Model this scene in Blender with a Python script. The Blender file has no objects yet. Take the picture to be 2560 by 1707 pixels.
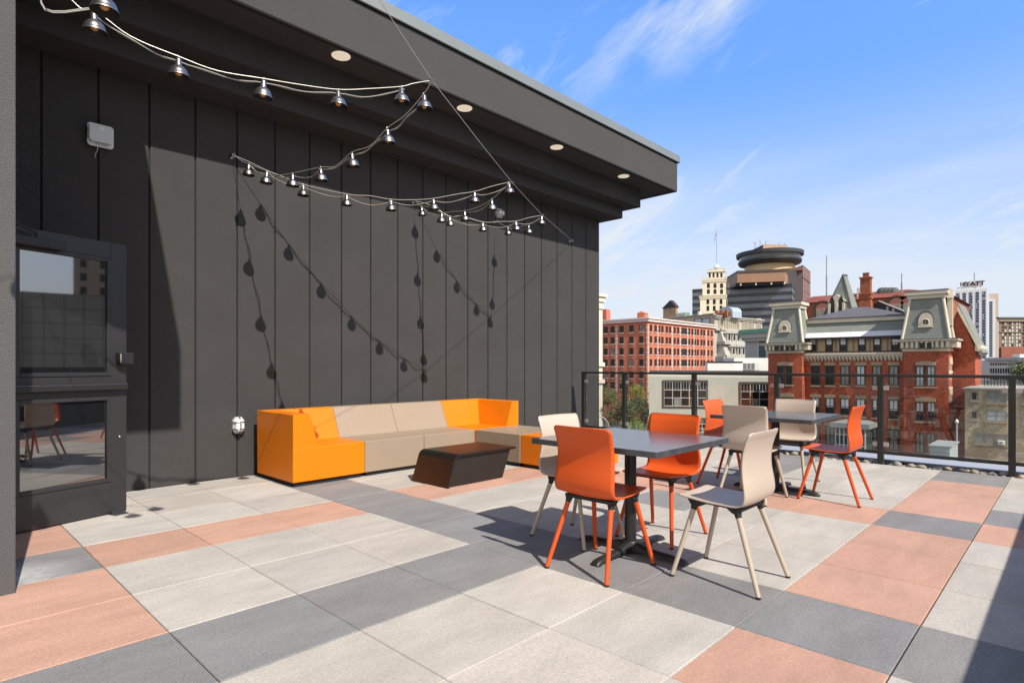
import bpy, bmesh, math, random
from mathutils import Vector, Matrix, noise as mnoise
R = math.radians
random.seed(7)
C = bpy.context.scene.collection
scene = bpy.context.scene

# ------------------------------------------------------------ camera, sky, sun, exposure
FPX, HY, YAW, CX = 1472.0, 914.0, R(43.9), 1280.0
CAM = Vector((-0.845, -2.3595, 1.203))
FW = Vector((math.cos(YAW), math.sin(YAW), 0)); RT = Vector((math.sin(YAW), -math.cos(YAW), 0)); UP = Vector((0, 0, 1))
cam = bpy.data.cameras.new("camera"); camo = bpy.data.objects.new("camera", cam); C.objects.link(camo)
camo.location = CAM; camo.rotation_euler = (R(90), 0, YAW - R(90))
cam.sensor_width = 36; cam.lens = FPX / 2560 * 36; cam.shift_y = (HY - 853.5) / 2560
cam.clip_start = 0.05; cam.clip_end = 5000
scene.camera = camo
SUN = Vector((0.17, 1.0, -1.06)).normalized()          # the way the light travels
EL = math.asin(-SUN.z)
world = bpy.data.worlds.new("World"); scene.world = world; world.use_nodes = True
wn, wl = world.node_tree.nodes, world.node_tree.links
wn.clear()
def wnode(t, **k):
    n = wn.new(t)
    for a, b in k.items(): setattr(n, a, b)
    return n
out = wnode("ShaderNodeOutputWorld"); bg = wnode("ShaderNodeBackground"); bg.inputs[1].default_value = 0.085
sky = wnode("ShaderNodeTexSky"); sky.sky_type = 'NISHITA'; sky.sun_disc = False
sky.sun_elevation = EL; sky.sun_rotation = math.pi + math.atan2(0.17, 1.0)
sky.altitude = 100; sky.air_density = 1.0; sky.dust_density = 0.6; sky.ozone_density = 2.0
tc = wnode("ShaderNodeTexCoord"); sep = wnode("ShaderNodeSeparateXYZ"); wl.new(tc.outputs['Generated'], sep.inputs[0])
def wmath(op, a, b=None):
    n = wnode("ShaderNodeMath", operation=op)
    for i, v in enumerate((a, b)):
        if v is None: continue
        if isinstance(v, (int, float)): n.inputs[i].default_value = v
        else: wl.new(v, n.inputs[i])
    return n.outputs[0]
def wmap(v, a, b, c, d, smooth=False):
    n = wnode("ShaderNodeMapRange"); n.interpolation_type = 'SMOOTHSTEP' if smooth else 'LINEAR'
    for k, x in zip((1, 2, 3, 4), (a, b, c, d)): n.inputs[k].default_value = x
    wl.new(v, n.inputs[0]); return n.outputs[0]
def wdot(vec):
    n = wnode("ShaderNodeVectorMath", operation='DOT_PRODUCT'); wl.new(tc.outputs['Generated'], n.inputs[0]); n.inputs[1].default_value = tuple(vec); return n.outputs['Value']
def wnoise(u, v, su, sv, off, scale=1.0, detail=8, rough=.6, dist=.4):
    c = wnode("ShaderNodeCombineXYZ"); wl.new(wmath('MULTIPLY', u, su), c.inputs[0]); wl.new(wmath('MULTIPLY', v, sv), c.inputs[1]); c.inputs[2].default_value = off
    n = wnode("ShaderNodeTexNoise"); n.inputs['Scale'].default_value = scale; n.inputs['Detail'].default_value = detail; n.inputs['Roughness'].default_value = rough; n.inputs['Distortion'].default_value = dist
    wl.new(c.outputs[0], n.inputs['Vector']); return n.outputs[0]
# cirrus: slanted wisps higher up, flat streaks and a thin veil low over the city
ea, eb = RT.copy(), UP.copy(); ca, sa = math.cos(R(32)), math.sin(R(32))
wu, wv_ = wdot(ea*ca + eb*sa), wdot(eb*ca - ea*sa)
cn = wnoise(wu, wv_, 2.6, 8.5, 3.3, 1.0, 9, .62, .7)
wis = wmath('MULTIPLY', wmap(cn, .50, .72, 0, .95), wmap(wnoise(wu, wv_, 1.5, 2.2, 7.7, 1.3, 3), .38, .56, 0, 1, True))
flat = wmap(wnoise(wdot(RT), sep.outputs[2], 1.6, 11.0, 1.2, 1.0, 8, .6, .5), .30, .60, .5, 1.0)
vfac = wmath('MULTIPLY', wmap(sep.outputs[2], .42, .10, 0, .98, True), flat)
cfac = wmath('MINIMUM', wmath('ADD', wis, vfac), 1.0)
hs = wnode("ShaderNodeHueSaturation"); hs.inputs['Saturation'].default_value = 1.24; hs.inputs['Value'].default_value = 1.0
wl.new(sky.outputs[0], hs.inputs['Color'])
sm = wnode("ShaderNodeVectorMath", operation='SCALE'); wl.new(hs.outputs[0], sm.inputs[0]); wl.new(wmap(sep.outputs[2], .0, .5, 1.15, 2.75), sm.inputs['Scale'])
st = wnode("ShaderNodeVectorMath", operation='MULTIPLY'); wl.new(sm.outputs[0], st.inputs[0]); st.inputs[1].default_value = (1.06, .965, 1.06)
cm = wnode("ShaderNodeMixRGB"); cm.inputs[2].default_value = (6.9, 7.45, 8.2, 1)
wl.new(cfac, cm.inputs[0]); wl.new(st.outputs[0], cm.inputs[1]); wl.new(cm.outputs[0], bg.inputs[0]); wl.new(bg.outputs[0], out.inputs[0])
# unseen bright cloud added behind the camera and overhead to whiten the shade fill
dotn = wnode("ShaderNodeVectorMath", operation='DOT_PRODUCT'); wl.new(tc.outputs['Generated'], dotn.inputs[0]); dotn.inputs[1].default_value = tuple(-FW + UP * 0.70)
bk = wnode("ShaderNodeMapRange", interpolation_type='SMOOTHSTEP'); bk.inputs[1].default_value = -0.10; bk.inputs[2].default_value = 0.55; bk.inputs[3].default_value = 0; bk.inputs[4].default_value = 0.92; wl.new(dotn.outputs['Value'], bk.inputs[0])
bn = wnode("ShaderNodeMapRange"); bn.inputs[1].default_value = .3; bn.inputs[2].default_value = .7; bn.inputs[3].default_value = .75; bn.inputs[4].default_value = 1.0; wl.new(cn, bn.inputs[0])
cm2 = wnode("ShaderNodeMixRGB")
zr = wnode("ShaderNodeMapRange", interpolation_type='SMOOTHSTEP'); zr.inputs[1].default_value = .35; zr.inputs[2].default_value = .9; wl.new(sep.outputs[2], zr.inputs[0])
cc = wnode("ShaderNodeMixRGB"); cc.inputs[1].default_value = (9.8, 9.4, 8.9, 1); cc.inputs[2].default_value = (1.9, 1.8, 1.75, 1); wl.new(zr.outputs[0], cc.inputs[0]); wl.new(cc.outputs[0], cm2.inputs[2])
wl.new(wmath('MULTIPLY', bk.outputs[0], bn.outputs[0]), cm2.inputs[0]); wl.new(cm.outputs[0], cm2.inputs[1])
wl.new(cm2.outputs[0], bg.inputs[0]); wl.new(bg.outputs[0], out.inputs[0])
sl = bpy.data.lights.new("sun", 'SUN'); sl.energy = 4.6; sl.angle = R(0.5); sl.color = (1.0, 0.935, 0.84)
so = bpy.data.objects.new("sun", sl); C.objects.link(so); so.rotation_euler = SUN.to_track_quat('-Z', 'Y').to_euler()
scene.view_settings.view_transform = 'Standard'; scene.view_settings.look = 'None'; scene.view_settings.gamma = 1
scene.view_settings.exposure = 0.42

# ------------------------------------------------------------ helpers
def ray(x, y): return FW + RT * ((x - CX) / FPX) + UP * ((HY - y) / FPX)
def atD(x, D, z=0.0):
    p = CAM + ray(x, HY) * D; return Vector((p.x, p.y, z))
def on_plane(x, y, n, p0):
    r = ray(x, y); return CAM + r * (n.dot(p0 - CAM) / n.dot(r))
K = 2560 / 2352

MATS = {}
def mat(name, col, rough=0.7, metal=0.0, spec=0.5, bump=0.0, bscale=200.0, var=0.0, vscale=3.0, build=None, coat=0.0):
    if name in MATS: return MATS[name]
    m = bpy.data.materials.new(name); m.use_nodes = True; MATS[name] = m
    nt = m.node_tree; b = nt.nodes["Principled BSDF"]
    b.inputs['Base Color'].default_value = (*col, 1); b.inputs['Roughness'].default_value = rough
    b.inputs['Metallic'].default_value = metal; b.inputs['Specular IOR Level'].default_value = spec
    b.inputs['Coat Weight'].default_value = coat
    t = nt.nodes.new("ShaderNodeTexCoord")
    if var:
        n = nt.nodes.new("ShaderNodeTexNoise"); n.inputs['Scale'].default_value = vscale; n.inputs['Detail'].default_value = 6; n.inputs['Roughness'].default_value = .65
        nt.links.new(t.outputs['Object'], n.inputs['Vector'])
        mr = nt.nodes.new("ShaderNodeMapRange"); mr.inputs[1].default_value = .25; mr.inputs[2].default_value = .75; mr.inputs[3].default_value = 1 - var; mr.inputs[4].default_value = 1 + var
        nt.links.new(n.outputs[0], mr.inputs[0])
        mx = nt.nodes.new("ShaderNodeVectorMath"); mx.operation = 'SCALE'; mx.inputs[0].default_value = col
        nt.links.new(mr.outputs[0], mx.inputs['Scale']); nt.links.new(mx.outputs[0], b.inputs['Base Color'])
    if bump:
        n2 = nt.nodes.new("ShaderNodeTexNoise"); n2.inputs['Scale'].default_value = bscale; n2.inputs['Detail'].default_value = 3
        nt.links.new(t.outputs['Object'], n2.inputs['Vector'])
        bp = nt.nodes.new("ShaderNodeBump"); bp.inputs['Strength'].default_value = bump; bp.inputs['Distance'].default_value = .01
        nt.links.new(n2.outputs[0], bp.inputs['Height']); nt.links.new(bp.outputs[0], b.inputs['Normal'])
    if build: build(nt, b, t)
    return m

class MB:
    def __init__(s): s.v = []; s.f = []; s.m = []; s.sm = []
    def add(s, vs, fs, m=0, smooth=False):
        o = len(s.v); s.v += [Vector(v) for v in vs]
        for f in fs: s.f.append([i + o for i in f]); s.m.append(m); s.sm.append(smooth)
    def box(s, x0, x1, y0, y1, z0, z1, m=0):
        if x0 > x1: x0, x1 = x1, x0
        if y0 > y1: y0, y1 = y1, y0
        if z0 > z1: z0, z1 = z1, z0
        s.add([(x0,y0,z0),(x1,y0,z0),(x1,y1,z0),(x0,y1,z0),(x0,y0,z1),(x1,y0,z1),(x1,y1,z1),(x0,y1,z1)],
              [(3,2,1,0),(4,5,6,7),(0,1,5,4),(1,2,6,5),(2,3,7,6),(3,0,4,7)], m)
    def hexa(s, b, t, m=0):                      # four bottom points, four top points
        s.add(list(b) + list(t), [(3,2,1,0),(4,5,6,7),(0,1,5,4),(1,2,6,5),(2,3,7,6),(3,0,4,7)], m)
    def prism(s, poly, ext, m=0, m2=None):       # polygon of 3D points pushed along a vector
        n = len(poly); e = Vector(ext); P = [Vector(p) for p in poly]
        s.add(P + [p + e for p in P], [tuple(range(n))[::-1], tuple(range(n, 2*n))], m)
        s.add(P + [p + e for p in P], [(i, (i+1) % n, (i+1) % n + n, i + n) for i in range(n)], m if m2 is None else m2)
    def lathe(s, prof, c=(0,0,0), n=24, m=0, ax=None, smooth=True, caps=True):
        c = Vector(c); q = (Vector(ax).to_track_quat('Z','Y') if ax else None); vs = []
        for r, z in prof:
            for i in range(n):
                a = 2*math.pi*i/n; p = Vector((r*math.cos(a), r*math.sin(a), z))
                vs.append(c + (q @ p if q else p))
        fs = [(j*n+i, j*n+(i+1) % n, (j+1)*n+(i+1) % n, (j+1)*n+i) for j in range(len(prof)-1) for i in range(n)]
        s.add(vs, fs, m, smooth)
        if caps and prof[0][0] > 1e-4: s.add(vs[:n], [tuple(range(n))[::-1]], m)
        if caps and prof[-1][0] > 1e-4: s.add(vs[-n:], [tuple(range(n))], m)
    def tube(s, pts, r, n=8, m=0, r2=None, caps=True):
        P = [Vector(p) for p in pts]; vs = []; N = len(P); up = None
        for k, p in enumerate(P):
            d = (P[min(k+1, N-1)] - P[max(k-1, 0)]).normalized()
            if up is None: up = d.orthogonal().normalized()
            a = (up - d * up.dot(d)).normalized(); up = a; b = d.cross(a)
            rr = r if r2 is None else r + (r2 - r) * k / (N - 1)
            for i in range(n):
                t = 2*math.pi*i/n; vs.append(p + a*(rr*math.cos(t)) + b*(rr*math.sin(t)))
        s.add(vs, [(j*n+i, j*n+(i+1) % n, (j+1)*n+(i+1) % n, (j+1)*n+i) for j in range(N-1) for i in range(n)], m, True)
        if caps: s.add(vs[:n], [tuple(range(n))[::-1]], m); s.add(vs[-n:], [tuple(range(n))], m)
    def grid(s, rows, m=0, smooth=True, closed=False):
        n = len(rows[0]); vs = [p for r_ in rows for p in r_]
        s.add(vs, [(j*n+i, j*n+i+1, (j+1)*n+i+1, (j+1)*n+i) for j in range(len(rows)-1) for i in range(n-1)], m, smooth)
    def build(s, name, mats, parent=None, base=None, bevel=0.0, seg=2, recalc=True):
        base = Vector(base) if base is not None else (Vector(parent.location) if parent is not None and parent.get('wb') else Vector((0,0,0)))
        if parent is not None and parent.parent is not None and base.length == 0:
            r_ = parent
            while r_.parent is not None: r_ = r_.parent
            if r_.get('wb'): base = Vector(r_.location)
        me = bpy.data.meshes.new(name)
        me.from_pydata([tuple(v - base) for v in s.v], [], s.f)
        if not isinstance(mats, (list, tuple)): mats = [mats]
        for m in mats: me.materials.append(m)
        me.polygons.foreach_set('material_index', s.m); me.polygons.foreach_set('use_smooth', s.sm)
        if recalc:
            bm = bmesh.new(); bm.from_mesh(me); bmesh.ops.recalc_face_normals(bm, faces=bm.faces); bm.to_mesh(me); bm.free()
        me.update()
        o = bpy.data.objects.new(name, me); C.objects.link(o)
        if parent is not None: o.parent = parent
        else: o.location = base
        if bevel:
            b = o.modifiers.new("bevel", 'BEVEL'); b.width = bevel; b.segments = seg; b.limit_method = 'ANGLE'; b.angle_limit = R(35); b.harden_normals = False
        return o

def thing(name, label, cat, loc=(0,0,0), rz=0.0, group=None, wb=True):
    """an Empty at the thing's base; wb: its parts are given in world coordinates"""
    o = bpy.data.objects.new(name, None); C.objects.link(o); o.empty_display_size = .2
    o.location = loc; o.rotation_euler = (0, 0, rz); o['label'] = label; o['category'] = cat
    if group: o['group'] = group
    if wb: o['wb'] = 1
    return o
def tag(o, label=None, cat=None, group=None, kind=None):
    for k, v in (('label', label), ('category', cat), ('group', group), ('kind', kind)):
        if v: o[k] = v
    return o
def kids(o): return [c for c in bpy.data.objects if c.parent == o]
def dup(root, loc, rz, label, group=None):
    r = root.copy(); C.objects.link(r); r.location = loc; r.rotation_euler = (0, 0, rz); r['label'] = label
    if group: r['group'] = group
    for ch in kids(root):
        c = ch.copy(); C.objects.link(c); c.parent = r
        for g in kids(ch):
            d = g.copy(); C.objects.link(d); d.parent = c
    return r

# ------------------------------------------------------------ materials
def speckle(dark, light, amt):
    def f(nt, b, t):
        base = b.inputs['Base Color'].links[0].from_socket if b.inputs['Base Color'].links else None
        at = nt.nodes.new("ShaderNodeAttribute"); at.attribute_name = "tint"
        n = nt.nodes.new("ShaderNodeTexNoise"); n.inputs['Scale'].default_value = 150; n.inputs['Detail'].default_value = 3; n.inputs['Roughness'].default_value = .8
        nt.links.new(t.outputs['Object'], n.inputs['Vector'])
        cr = nt.nodes.new("ShaderNodeValToRGB"); e = cr.color_ramp.elements
        e[0].position = .28; e[0].color = (*dark, 1); e[1].position = .74; e[1].color = (*light, 1)
        nt.links.new(n.outputs[0], cr.inputs[0])
        m1 = nt.nodes.new("ShaderNodeMixRGB"); m1.inputs[0].default_value = amt; nt.links.new(base, m1.inputs[1]); nt.links.new(cr.outputs[0], m1.inputs[2])
        # weathering streaks
        w = nt.nodes.new("ShaderNodeTexNoise"); w.inputs['Scale'].default_value = 2.6; w.inputs['Detail'].default_value = 7; w.inputs['Roughness'].default_value = .7
        mpp = nt.nodes.new("ShaderNodeMapping"); mpp.inputs['Scale'].default_value = (.6, 1.7, 1); nt.links.new(t.outputs['Object'], mpp.inputs[0]); nt.links.new(mpp.outputs[0], w.inputs['Vector'])
        wr = nt.nodes.new("ShaderNodeMapRange"); wr.inputs[1].default_value = .36; wr.inputs[2].default_value = .68; wr.inputs[3].default_value = .84; wr.inputs[4].default_value = 1.07; nt.links.new(w.outputs[0], wr.inputs[0])
        g2 = nt.nodes.new("ShaderNodeTexNoise"); g2.inputs['Scale'].default_value = 62; g2.inputs['Detail'].default_value = 4; g2.inputs['Roughness'].default_value = .75; nt.links.new(t.outputs['Object'], g2.inputs['Vector'])
        gr = nt.nodes.new("ShaderNodeMapRange"); gr.inputs[1].default_value = .3; gr.inputs[2].default_value = .7; gr.inputs[3].default_value = .86; gr.inputs[4].default_value = 1.14; nt.links.new(g2.outputs[0], gr.inputs[0])
        vo = nt.nodes.new("ShaderNodeTexVoronoi"); vo.inputs['Scale'].default_value = 75; nt.links.new(t.outputs['Object'], vo.inputs['Vector'])
        vr_ = nt.nodes.new("ShaderNodeMapRange"); vr_.inputs[1].default_value = .0; vr_.inputs[2].default_value = .16; vr_.inputs[3].default_value = 1.22; vr_.inputs[4].default_value = 1.0; nt.links.new(vo.outputs['Distance'], vr_.inputs[0])
        gm = nt.nodes.new("ShaderNodeMath"); gm.operation = 'MULTIPLY'; nt.links.new(gr.outputs[0], gm.inputs[0]); nt.links.new(vr_.outputs[0], gm.inputs[1])
        gw = nt.nodes.new("ShaderNodeMath"); gw.operation = 'MULTIPLY'; nt.links.new(gm.outputs[0], gw.inputs[0]); nt.links.new(wr.outputs[0], gw.inputs[1]); wr = gw
        s1 = nt.nodes.new("ShaderNodeVectorMath"); s1.operation = 'SCALE'; nt.links.new(m1.outputs[0], s1.inputs[0]); nt.links.new(wr.outputs[0], s1.inputs['Scale'])
        s2 = nt.nodes.new("ShaderNodeVectorMath"); s2.operation = 'MULTIPLY'; nt.links.new(s1.outputs[0], s2.inputs[0]); nt.links.new(at.outputs['Color'], s2.inputs[1])
        nt.links.new(s2.outputs[0], b.inputs['Base Color'])
    return f
def stained(nt, b, t):
    speckle((.07,.07,.072), (.52,.51,.51), .42)(nt, b, t)
    src = b.inputs['Base Color'].links[0].from_socket
    g = nt.nodes.new("ShaderNodeVectorMath"); g.operation = 'DISTANCE'; g.inputs[1].default_value = (-.40, 1.98, 0); nt.links.new(t.outputs['Object'], g.inputs[0])
    mr = nt.nodes.new("ShaderNodeMapRange"); mr.inputs[1].default_value = .05; mr.inputs[2].default_value = .36; mr.inputs[3].default_value = 1.0; mr.inputs[4].default_value = 0; nt.links.new(g.outputs['Value'], mr.inputs[0])
    n = nt.nodes.new("ShaderNodeTexNoise"); n.inputs['Scale'].default_value = 9; n.inputs['Detail'].default_value = 8; n.inputs['Distortion'].default_value = 1.2; nt.links.new(t.outputs['Object'], n.inputs['Vector'])
    ml = nt.nodes.new("ShaderNodeMath"); ml.operation = 'MULTIPLY'; nt.links.new(mr.outputs[0], ml.inputs[0]); nt.links.new(n.outputs[0], ml.inputs[1])
    mx = nt.nodes.new("ShaderNodeMixRGB"); mx.inputs[2].default_value = (.62,.62,.62,1); nt.links.new(ml.outputs[0], mx.inputs[0]); nt.links.new(src, mx.inputs[1]); nt.links.new(mx.outputs[0], b.inputs['Base Color'])
PAVE = [mat("paver light", (.49,.445,.395), .85, bump=.35, bscale=330, var=.06, vscale=3, build=speckle((.20,.19,.17),(.68,.65,.61),.42)),
        mat("paver grey", (.19,.187,.187), .85, bump=.35, bscale=330, var=.08, vscale=3, build=stained),
        mat("paver terracotta", (.50,.285,.205), .85, bump=.35, bscale=330, var=.06, vscale=3, build=speckle((.28,.13,.085),(.74,.50,.40),.42))]
def stucco(nt, b, t):
    n = nt.nodes.new("ShaderNodeTexNoise"); n.inputs['Scale'].default_value = 190; n.inputs['Detail'].default_value = 3
    nt.links.new(t.outputs['Object'], n.inputs['Vector'])
    src = b.inputs['Base Color'].links[0].from_socket
    mr = nt.nodes.new("ShaderNodeMapRange"); mr.inputs[1].default_value = .3; mr.inputs[2].default_value = .7; mr.inputs[3].default_value = .72; mr.inputs[4].default_value = 1.28; nt.links.new(n.outputs[0], mr.inputs[0])
    s1 = nt.nodes.new("ShaderNodeVectorMath"); s1.operation = 'SCALE'; nt.links.new(src, s1.inputs[0]); nt.links.new(mr.outputs[0], s1.inputs['Scale']); nt.links.new(s1.outputs[0], b.inputs['Base Color'])
M_WALL = mat("charcoal stucco", (.042,.0405,.0395), .9, bump=.5, bscale=190, var=.12, vscale=1.6, build=stucco)
M_FASC = mat("charcoal fascia stucco", (.056,.0545,.0535), .9, bump=.5, bscale=190, var=.10, vscale=1.6, build=stucco)
M_PIER = mat("grey stucco", (.088,.087,.088), .9, bump=.8, bscale=150, var=.06, vscale=2, build=stucco)
M_GROOVE = mat("groove shadow gap", (.02,.02,.02), .9)
M_COPE = mat("roof edge metal", (.24,.265,.262), .45, metal=.35, var=.05)
M_BLACK = mat("black metal", (.016,.0155,.015), .45, var=.1)
M_DOOR = mat("black door paint", (.026,.026,.027), .42, var=.08)
M_BRONZE = mat("bronze metal", (.028,.026,.022), .5, metal=.2, var=.1)
M_STEEL = mat("galvanised metal", (.42,.42,.43), .33, metal=1.0, var=.12, vscale=40)
M_ZINC = mat("lamp metal", (.34,.34,.34), .34, metal=1.0, var=.15, vscale=60)
M_LAMPIN = mat("lamp inside", (.025,.023,.021), .6, metal=.3)
M_WIRE = mat("steel wire", (.62,.60,.55), .35, metal=.55)
M_CORD = mat("grey cord", (.30,.29,.27), .5)
M_BULB = mat("amber bulb", (.55,.26,.07), .12, spec=.8)
M_ORANGE = mat("orange plastic", (.64,.092,.014), .40, spec=.35, var=.03, vscale=5)
M_BEIGE = mat("beige plastic", (.50,.415,.34), .40, var=.03, vscale=5)
M_LEGO = mat("orange leg paint", (.60,.085,.014), .38, spec=.35)
M_LEGB = mat("beige leg paint", (.45,.385,.30), .38)
M_RUB = mat("black rubber", (.012,.012,.012), .6)
M_TOP = mat("dark table top", (.062,.066,.074), .20, var=.35, vscale=14, spec=.9)
M_YEL = mat("yellow moulded plastic", (.70,.185,.002), .45, spec=.3, var=.04, vscale=2.5)
M_SAND = mat("sand moulded plastic", (.30,.23,.165), .5, var=.04, vscale=2.5)
M_PLINTH = mat("black plinth", (.01,.01,.01), .7)
M_ESP = mat("espresso plastic", (.010,.0085,.0075), .35, var=.2, vscale=6)
M_ESPI = mat("espresso inset", (.014,.0098,.008), .55, var=.15, vscale=6)
M_AP = mat("pale grey plastic", (.60,.64,.65), .45)
M_APD = mat("grey plastic port", (.25,.27,.27), .5)
M_WHITE = mat("white plastic", (.78,.78,.76), .5)
M_TAN = mat("tan plastic", (.42,.40,.33), .5)
def lit(nt, b, t):
    b.inputs['Emission Color'].default_value = (1, .86, .66, 1); b.inputs['Emission Strength'].default_value = .38
M_REFL = mat("downlight reflector", (.88,.82,.72), .5, build=lit)
M_COPING = mat("parapet coping", (.40,.41,.43), .45, metal=.2, var=.05)
M_GRAVBED = mat("gravel bed", (.09,.085,.07), .95, bump=.8, bscale=60, var=.4, vscale=30)
M_CLAMP = mat("glass clamp", (.50,.44,.40), .4, metal=.5)
def glassmat(name, tint, rough=0.0, ior=1.5, refl=1.0):
    m = bpy.data.materials.new(name); m.use_nodes = True; nt = m.node_tree; nt.nodes.clear()
    o = nt.nodes.new("ShaderNodeOutputMaterial"); tr = nt.nodes.new("ShaderNodeBsdfTransparent"); tr.inputs[0].default_value = (*tint, 1)
    gl = nt.nodes.new("ShaderNodeBsdfGlossy"); gl.inputs['Roughness'].default_value = rough; gl.inputs[0].default_value = (.95,.97,1,1)
    fr = nt.nodes.new("ShaderNodeFresnel"); fr.inputs[0].default_value = ior
    ml = nt.nodes.new("ShaderNodeMath"); ml.operation = 'MULTIPLY'; ml.inputs[1].default_value = refl; ml.use_clamp = True; nt.links.new(fr.outputs[0], ml.inputs[0])
    mx = nt.nodes.new("ShaderNodeMixShader"); nt.links.new(ml.outputs[0], mx.inputs[0]); nt.links.new(tr.outputs[0], mx.inputs[1]); nt.links.new(gl.outputs[0], mx.inputs[2]); nt.links.new(mx.outputs[0], o.inputs[0])
    MATS[name] = m; return m
G_RAIL = glassmat("railing glass", (.90,.91,.90), 0, 1.5, 1.0)
G_LENS = glassmat("ribbed lens glass", (.8,.82,.82), .15, 1.6, 2.5)
def doorglass(nt, b, t): pass
M_DGLASS = mat("door glass", (.012,.013,.014), .02, spec=1.0)
M_DGLASS.node_tree.nodes["Principled BSDF"].inputs['IOR'].default_value = 2.3
# ------------------------------------------------------------ deck
T = .61
def tile_kind(u, v):
    if u == -1: return {3:1, 0:1, -1:2, -2:0}.get(v, 2 if 1 <= v <= 5 else 0)
    if u in (0, 1): return {3:2, 0:1}.get(v, 0)
    if u == 2: return {3:2, 0:1, -3:2}.get(v, 0)
    if u == 3: return 1
    if v == -3: return 1 if u in (7, 11, 12) else 2
    if v <= -4: return 2 if u == 7 and v == -4 else (1 if (u*5 + v*3) % 7 == 0 else 0)
    if u in (4, 5, 6) and v == 3: return 2
    if u == 6 and v == 0: return 1
    if u == 7 and -2 <= v <= 3: return 2
    if u >= 9 and v == 0: return 1
    if u < -1: return (0, 2, 0, 1, 0)[(u*3 + v*2) % 5]
    return 0
def deck():
    rnd = random.Random(3); mb = MB(); tints = []
    for u in range(-7, 13):
        for v in range(-9, 7):
            x0, x1, y0, y1 = u*T, (u+1)*T, v*T, (v+1)*T
            if u == 12: x1 = 7.47
            if v == 6: y1 = 4.20
            if x1 <= -.44 and y0 >= 1.75: continue
            g, gx, c = .0030, .0018, .0028
            x0 += gx; x1 -= gx; y0 += g; y1 -= g
            z = rnd.uniform(-.0016, .0016); dz = [z + rnd.uniform(-.001, .001) for _ in range(4)]
            P = [(x0,y0),(x1,y0),(x1,y1),(x0,y1)]; I = [(x0+c,y0+c),(x1-c,y0+c),(x1-c,y1-c),(x0+c,y1-c)]
            vs = [(p[0],p[1],-.05) for p in P] + [(p[0],p[1],-.0035+q) for p,q in zip(P,dz)] + [(p[0],p[1],q) for p,q in zip(I,dz)]
            fs = [(i,(i+1)%4,(i+1)%4+4,i+4) for i in range(4)] + [(i+4,(i+1)%4+4,(i+1)%4+8,i+8) for i in range(4)] + [(8,9,10,11)]
            k = tile_kind(u, v); mb.add(vs, fs, k)
            tv = rnd.uniform(.93, 1.06); w = rnd.uniform(-.015, .015); tints += [(tv+w, tv, tv-w, 1)] * len(fs)
    o = mb.build('paving', PAVE); me = o.data
    ca = me.color_attributes.new("tint", 'FLOAT_COLOR', 'CORNER')
    for p, c in zip(me.polygons, tints):
        for li in p.loop_indices: ca.data[li].color = c
    tag(o, kind='structure')
    mb = MB(); mb.box(-7, 7.70, -8, 4.25, -.30, -.052); tag(mb.build('roof_deck', M_GRAVBED), kind='structure')
deck()

# gravel strip and metal parapet
def gravel():
    rnd = random.Random(11); mb = MB(); cols = []
    ico = bmesh.new(); bmesh.ops.create_icosphere(ico, subdivisions=2, radius=1); iv = [v.co.copy() for v in ico.verts]; jf = [[v.index for v in f.verts] for f in ico.faces]; ico.free()
    for k in range(1500):
        y = rnd.uniform(-3.6, 4.1); x = rnd.uniform(7.485, 7.70); s = rnd.choice((.014,.018,.022,.024,.03,.038)) * rnd.uniform(.8, 1.25)
        a = rnd.uniform(0, 6.28); M = Matrix.Rotation(a, 3, 'Z') @ Matrix.Rotation(rnd.uniform(-.5,.5), 3, 'X')
        sc = Vector((s*rnd.uniform(.9,1.5), s*rnd.uniform(.8,1.1), s*rnd.uniform(.55,.85))); off = Vector((rnd.uniform(0,9),)*3)
        z = -.04 + s*.5 + (rnd.uniform(0, .035) if rnd.random() < .5 else 0)
        vs = []
        for v in iv:
            q = v * (1 + .28 * mnoise.noise(v*1.4 + off)); vs.append(Vector((x,y,z)) + M @ Vector((q.x*sc.x, q.y*sc.y, q.z*sc.z)))
        mb.add(vs, jf, rnd.choice((0,0,1,1,2,3)), True)
    ms = [mat("pebble "+n, c, .8, var=.2, vscale=40) for n, c in (("tan",(.30,.25,.18)),("grey",(.26,.25,.23)),("buff",(.42,.36,.27)),("dark",(.13,.12,.11)))]
    tag(mb.build('gravel', ms, recalc=False), 'strip of rounded tan and grey pebbles between the paving and the parapet', 'gravel', kind='stuff')
gravel()
pr = thing('parapet', 'low parapet with flat pale metal coping beyond the glass railing', 'parapet', (7.9,0,-.3))
mb = MB(); mb.box(7.70, 8.15, -12, 4.20, -.3, .012); mb.build('upstand', M_BRONZE, pr)
mb = MB()
for k in range(5): mb.box(7.695, 8.17, -12+k*3.24, -12+(k+1)*3.24-.004, .013, .034)
mb.build('coping', M_COPING, pr, bevel=.004)

# ------------------------------------------------------------ the dark building with its canopy
bd = thing('rooftop_building', 'charcoal rooftop building with grooved wall panels and stepped overhanging canopy', 'building', (4, 5, 0))
YW, XC = 4.21, 8.372
mb = MB(); gx = [.014 + .418*k for k in range(-1, 20)]; edges = [-.42] + [g for g in gx if -.3 < g < XC - .1] + [XC]
for a, b in zip(edges[:-1], edges[1:]):
    mb.box(a + (.009 if a > -.4 else 0), b - (.009 if b < XC - .01 else 0), YW, YW+.03, -.06, 3.972)
mb.build('panel_wall', M_WALL, bd, bevel=.003, seg=1)
mb = MB(); mb.box(-.42, XC, YW+.02, YW+.05, -.06, 3.972); mb.build('panel_backing', M_GROOVE, bd)
mb = MB(); mb.box(-.42, XC-.002, YW+.05, 9, -14, 3.97); mb.build('wall_core', M_WALL, bd)
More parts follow.
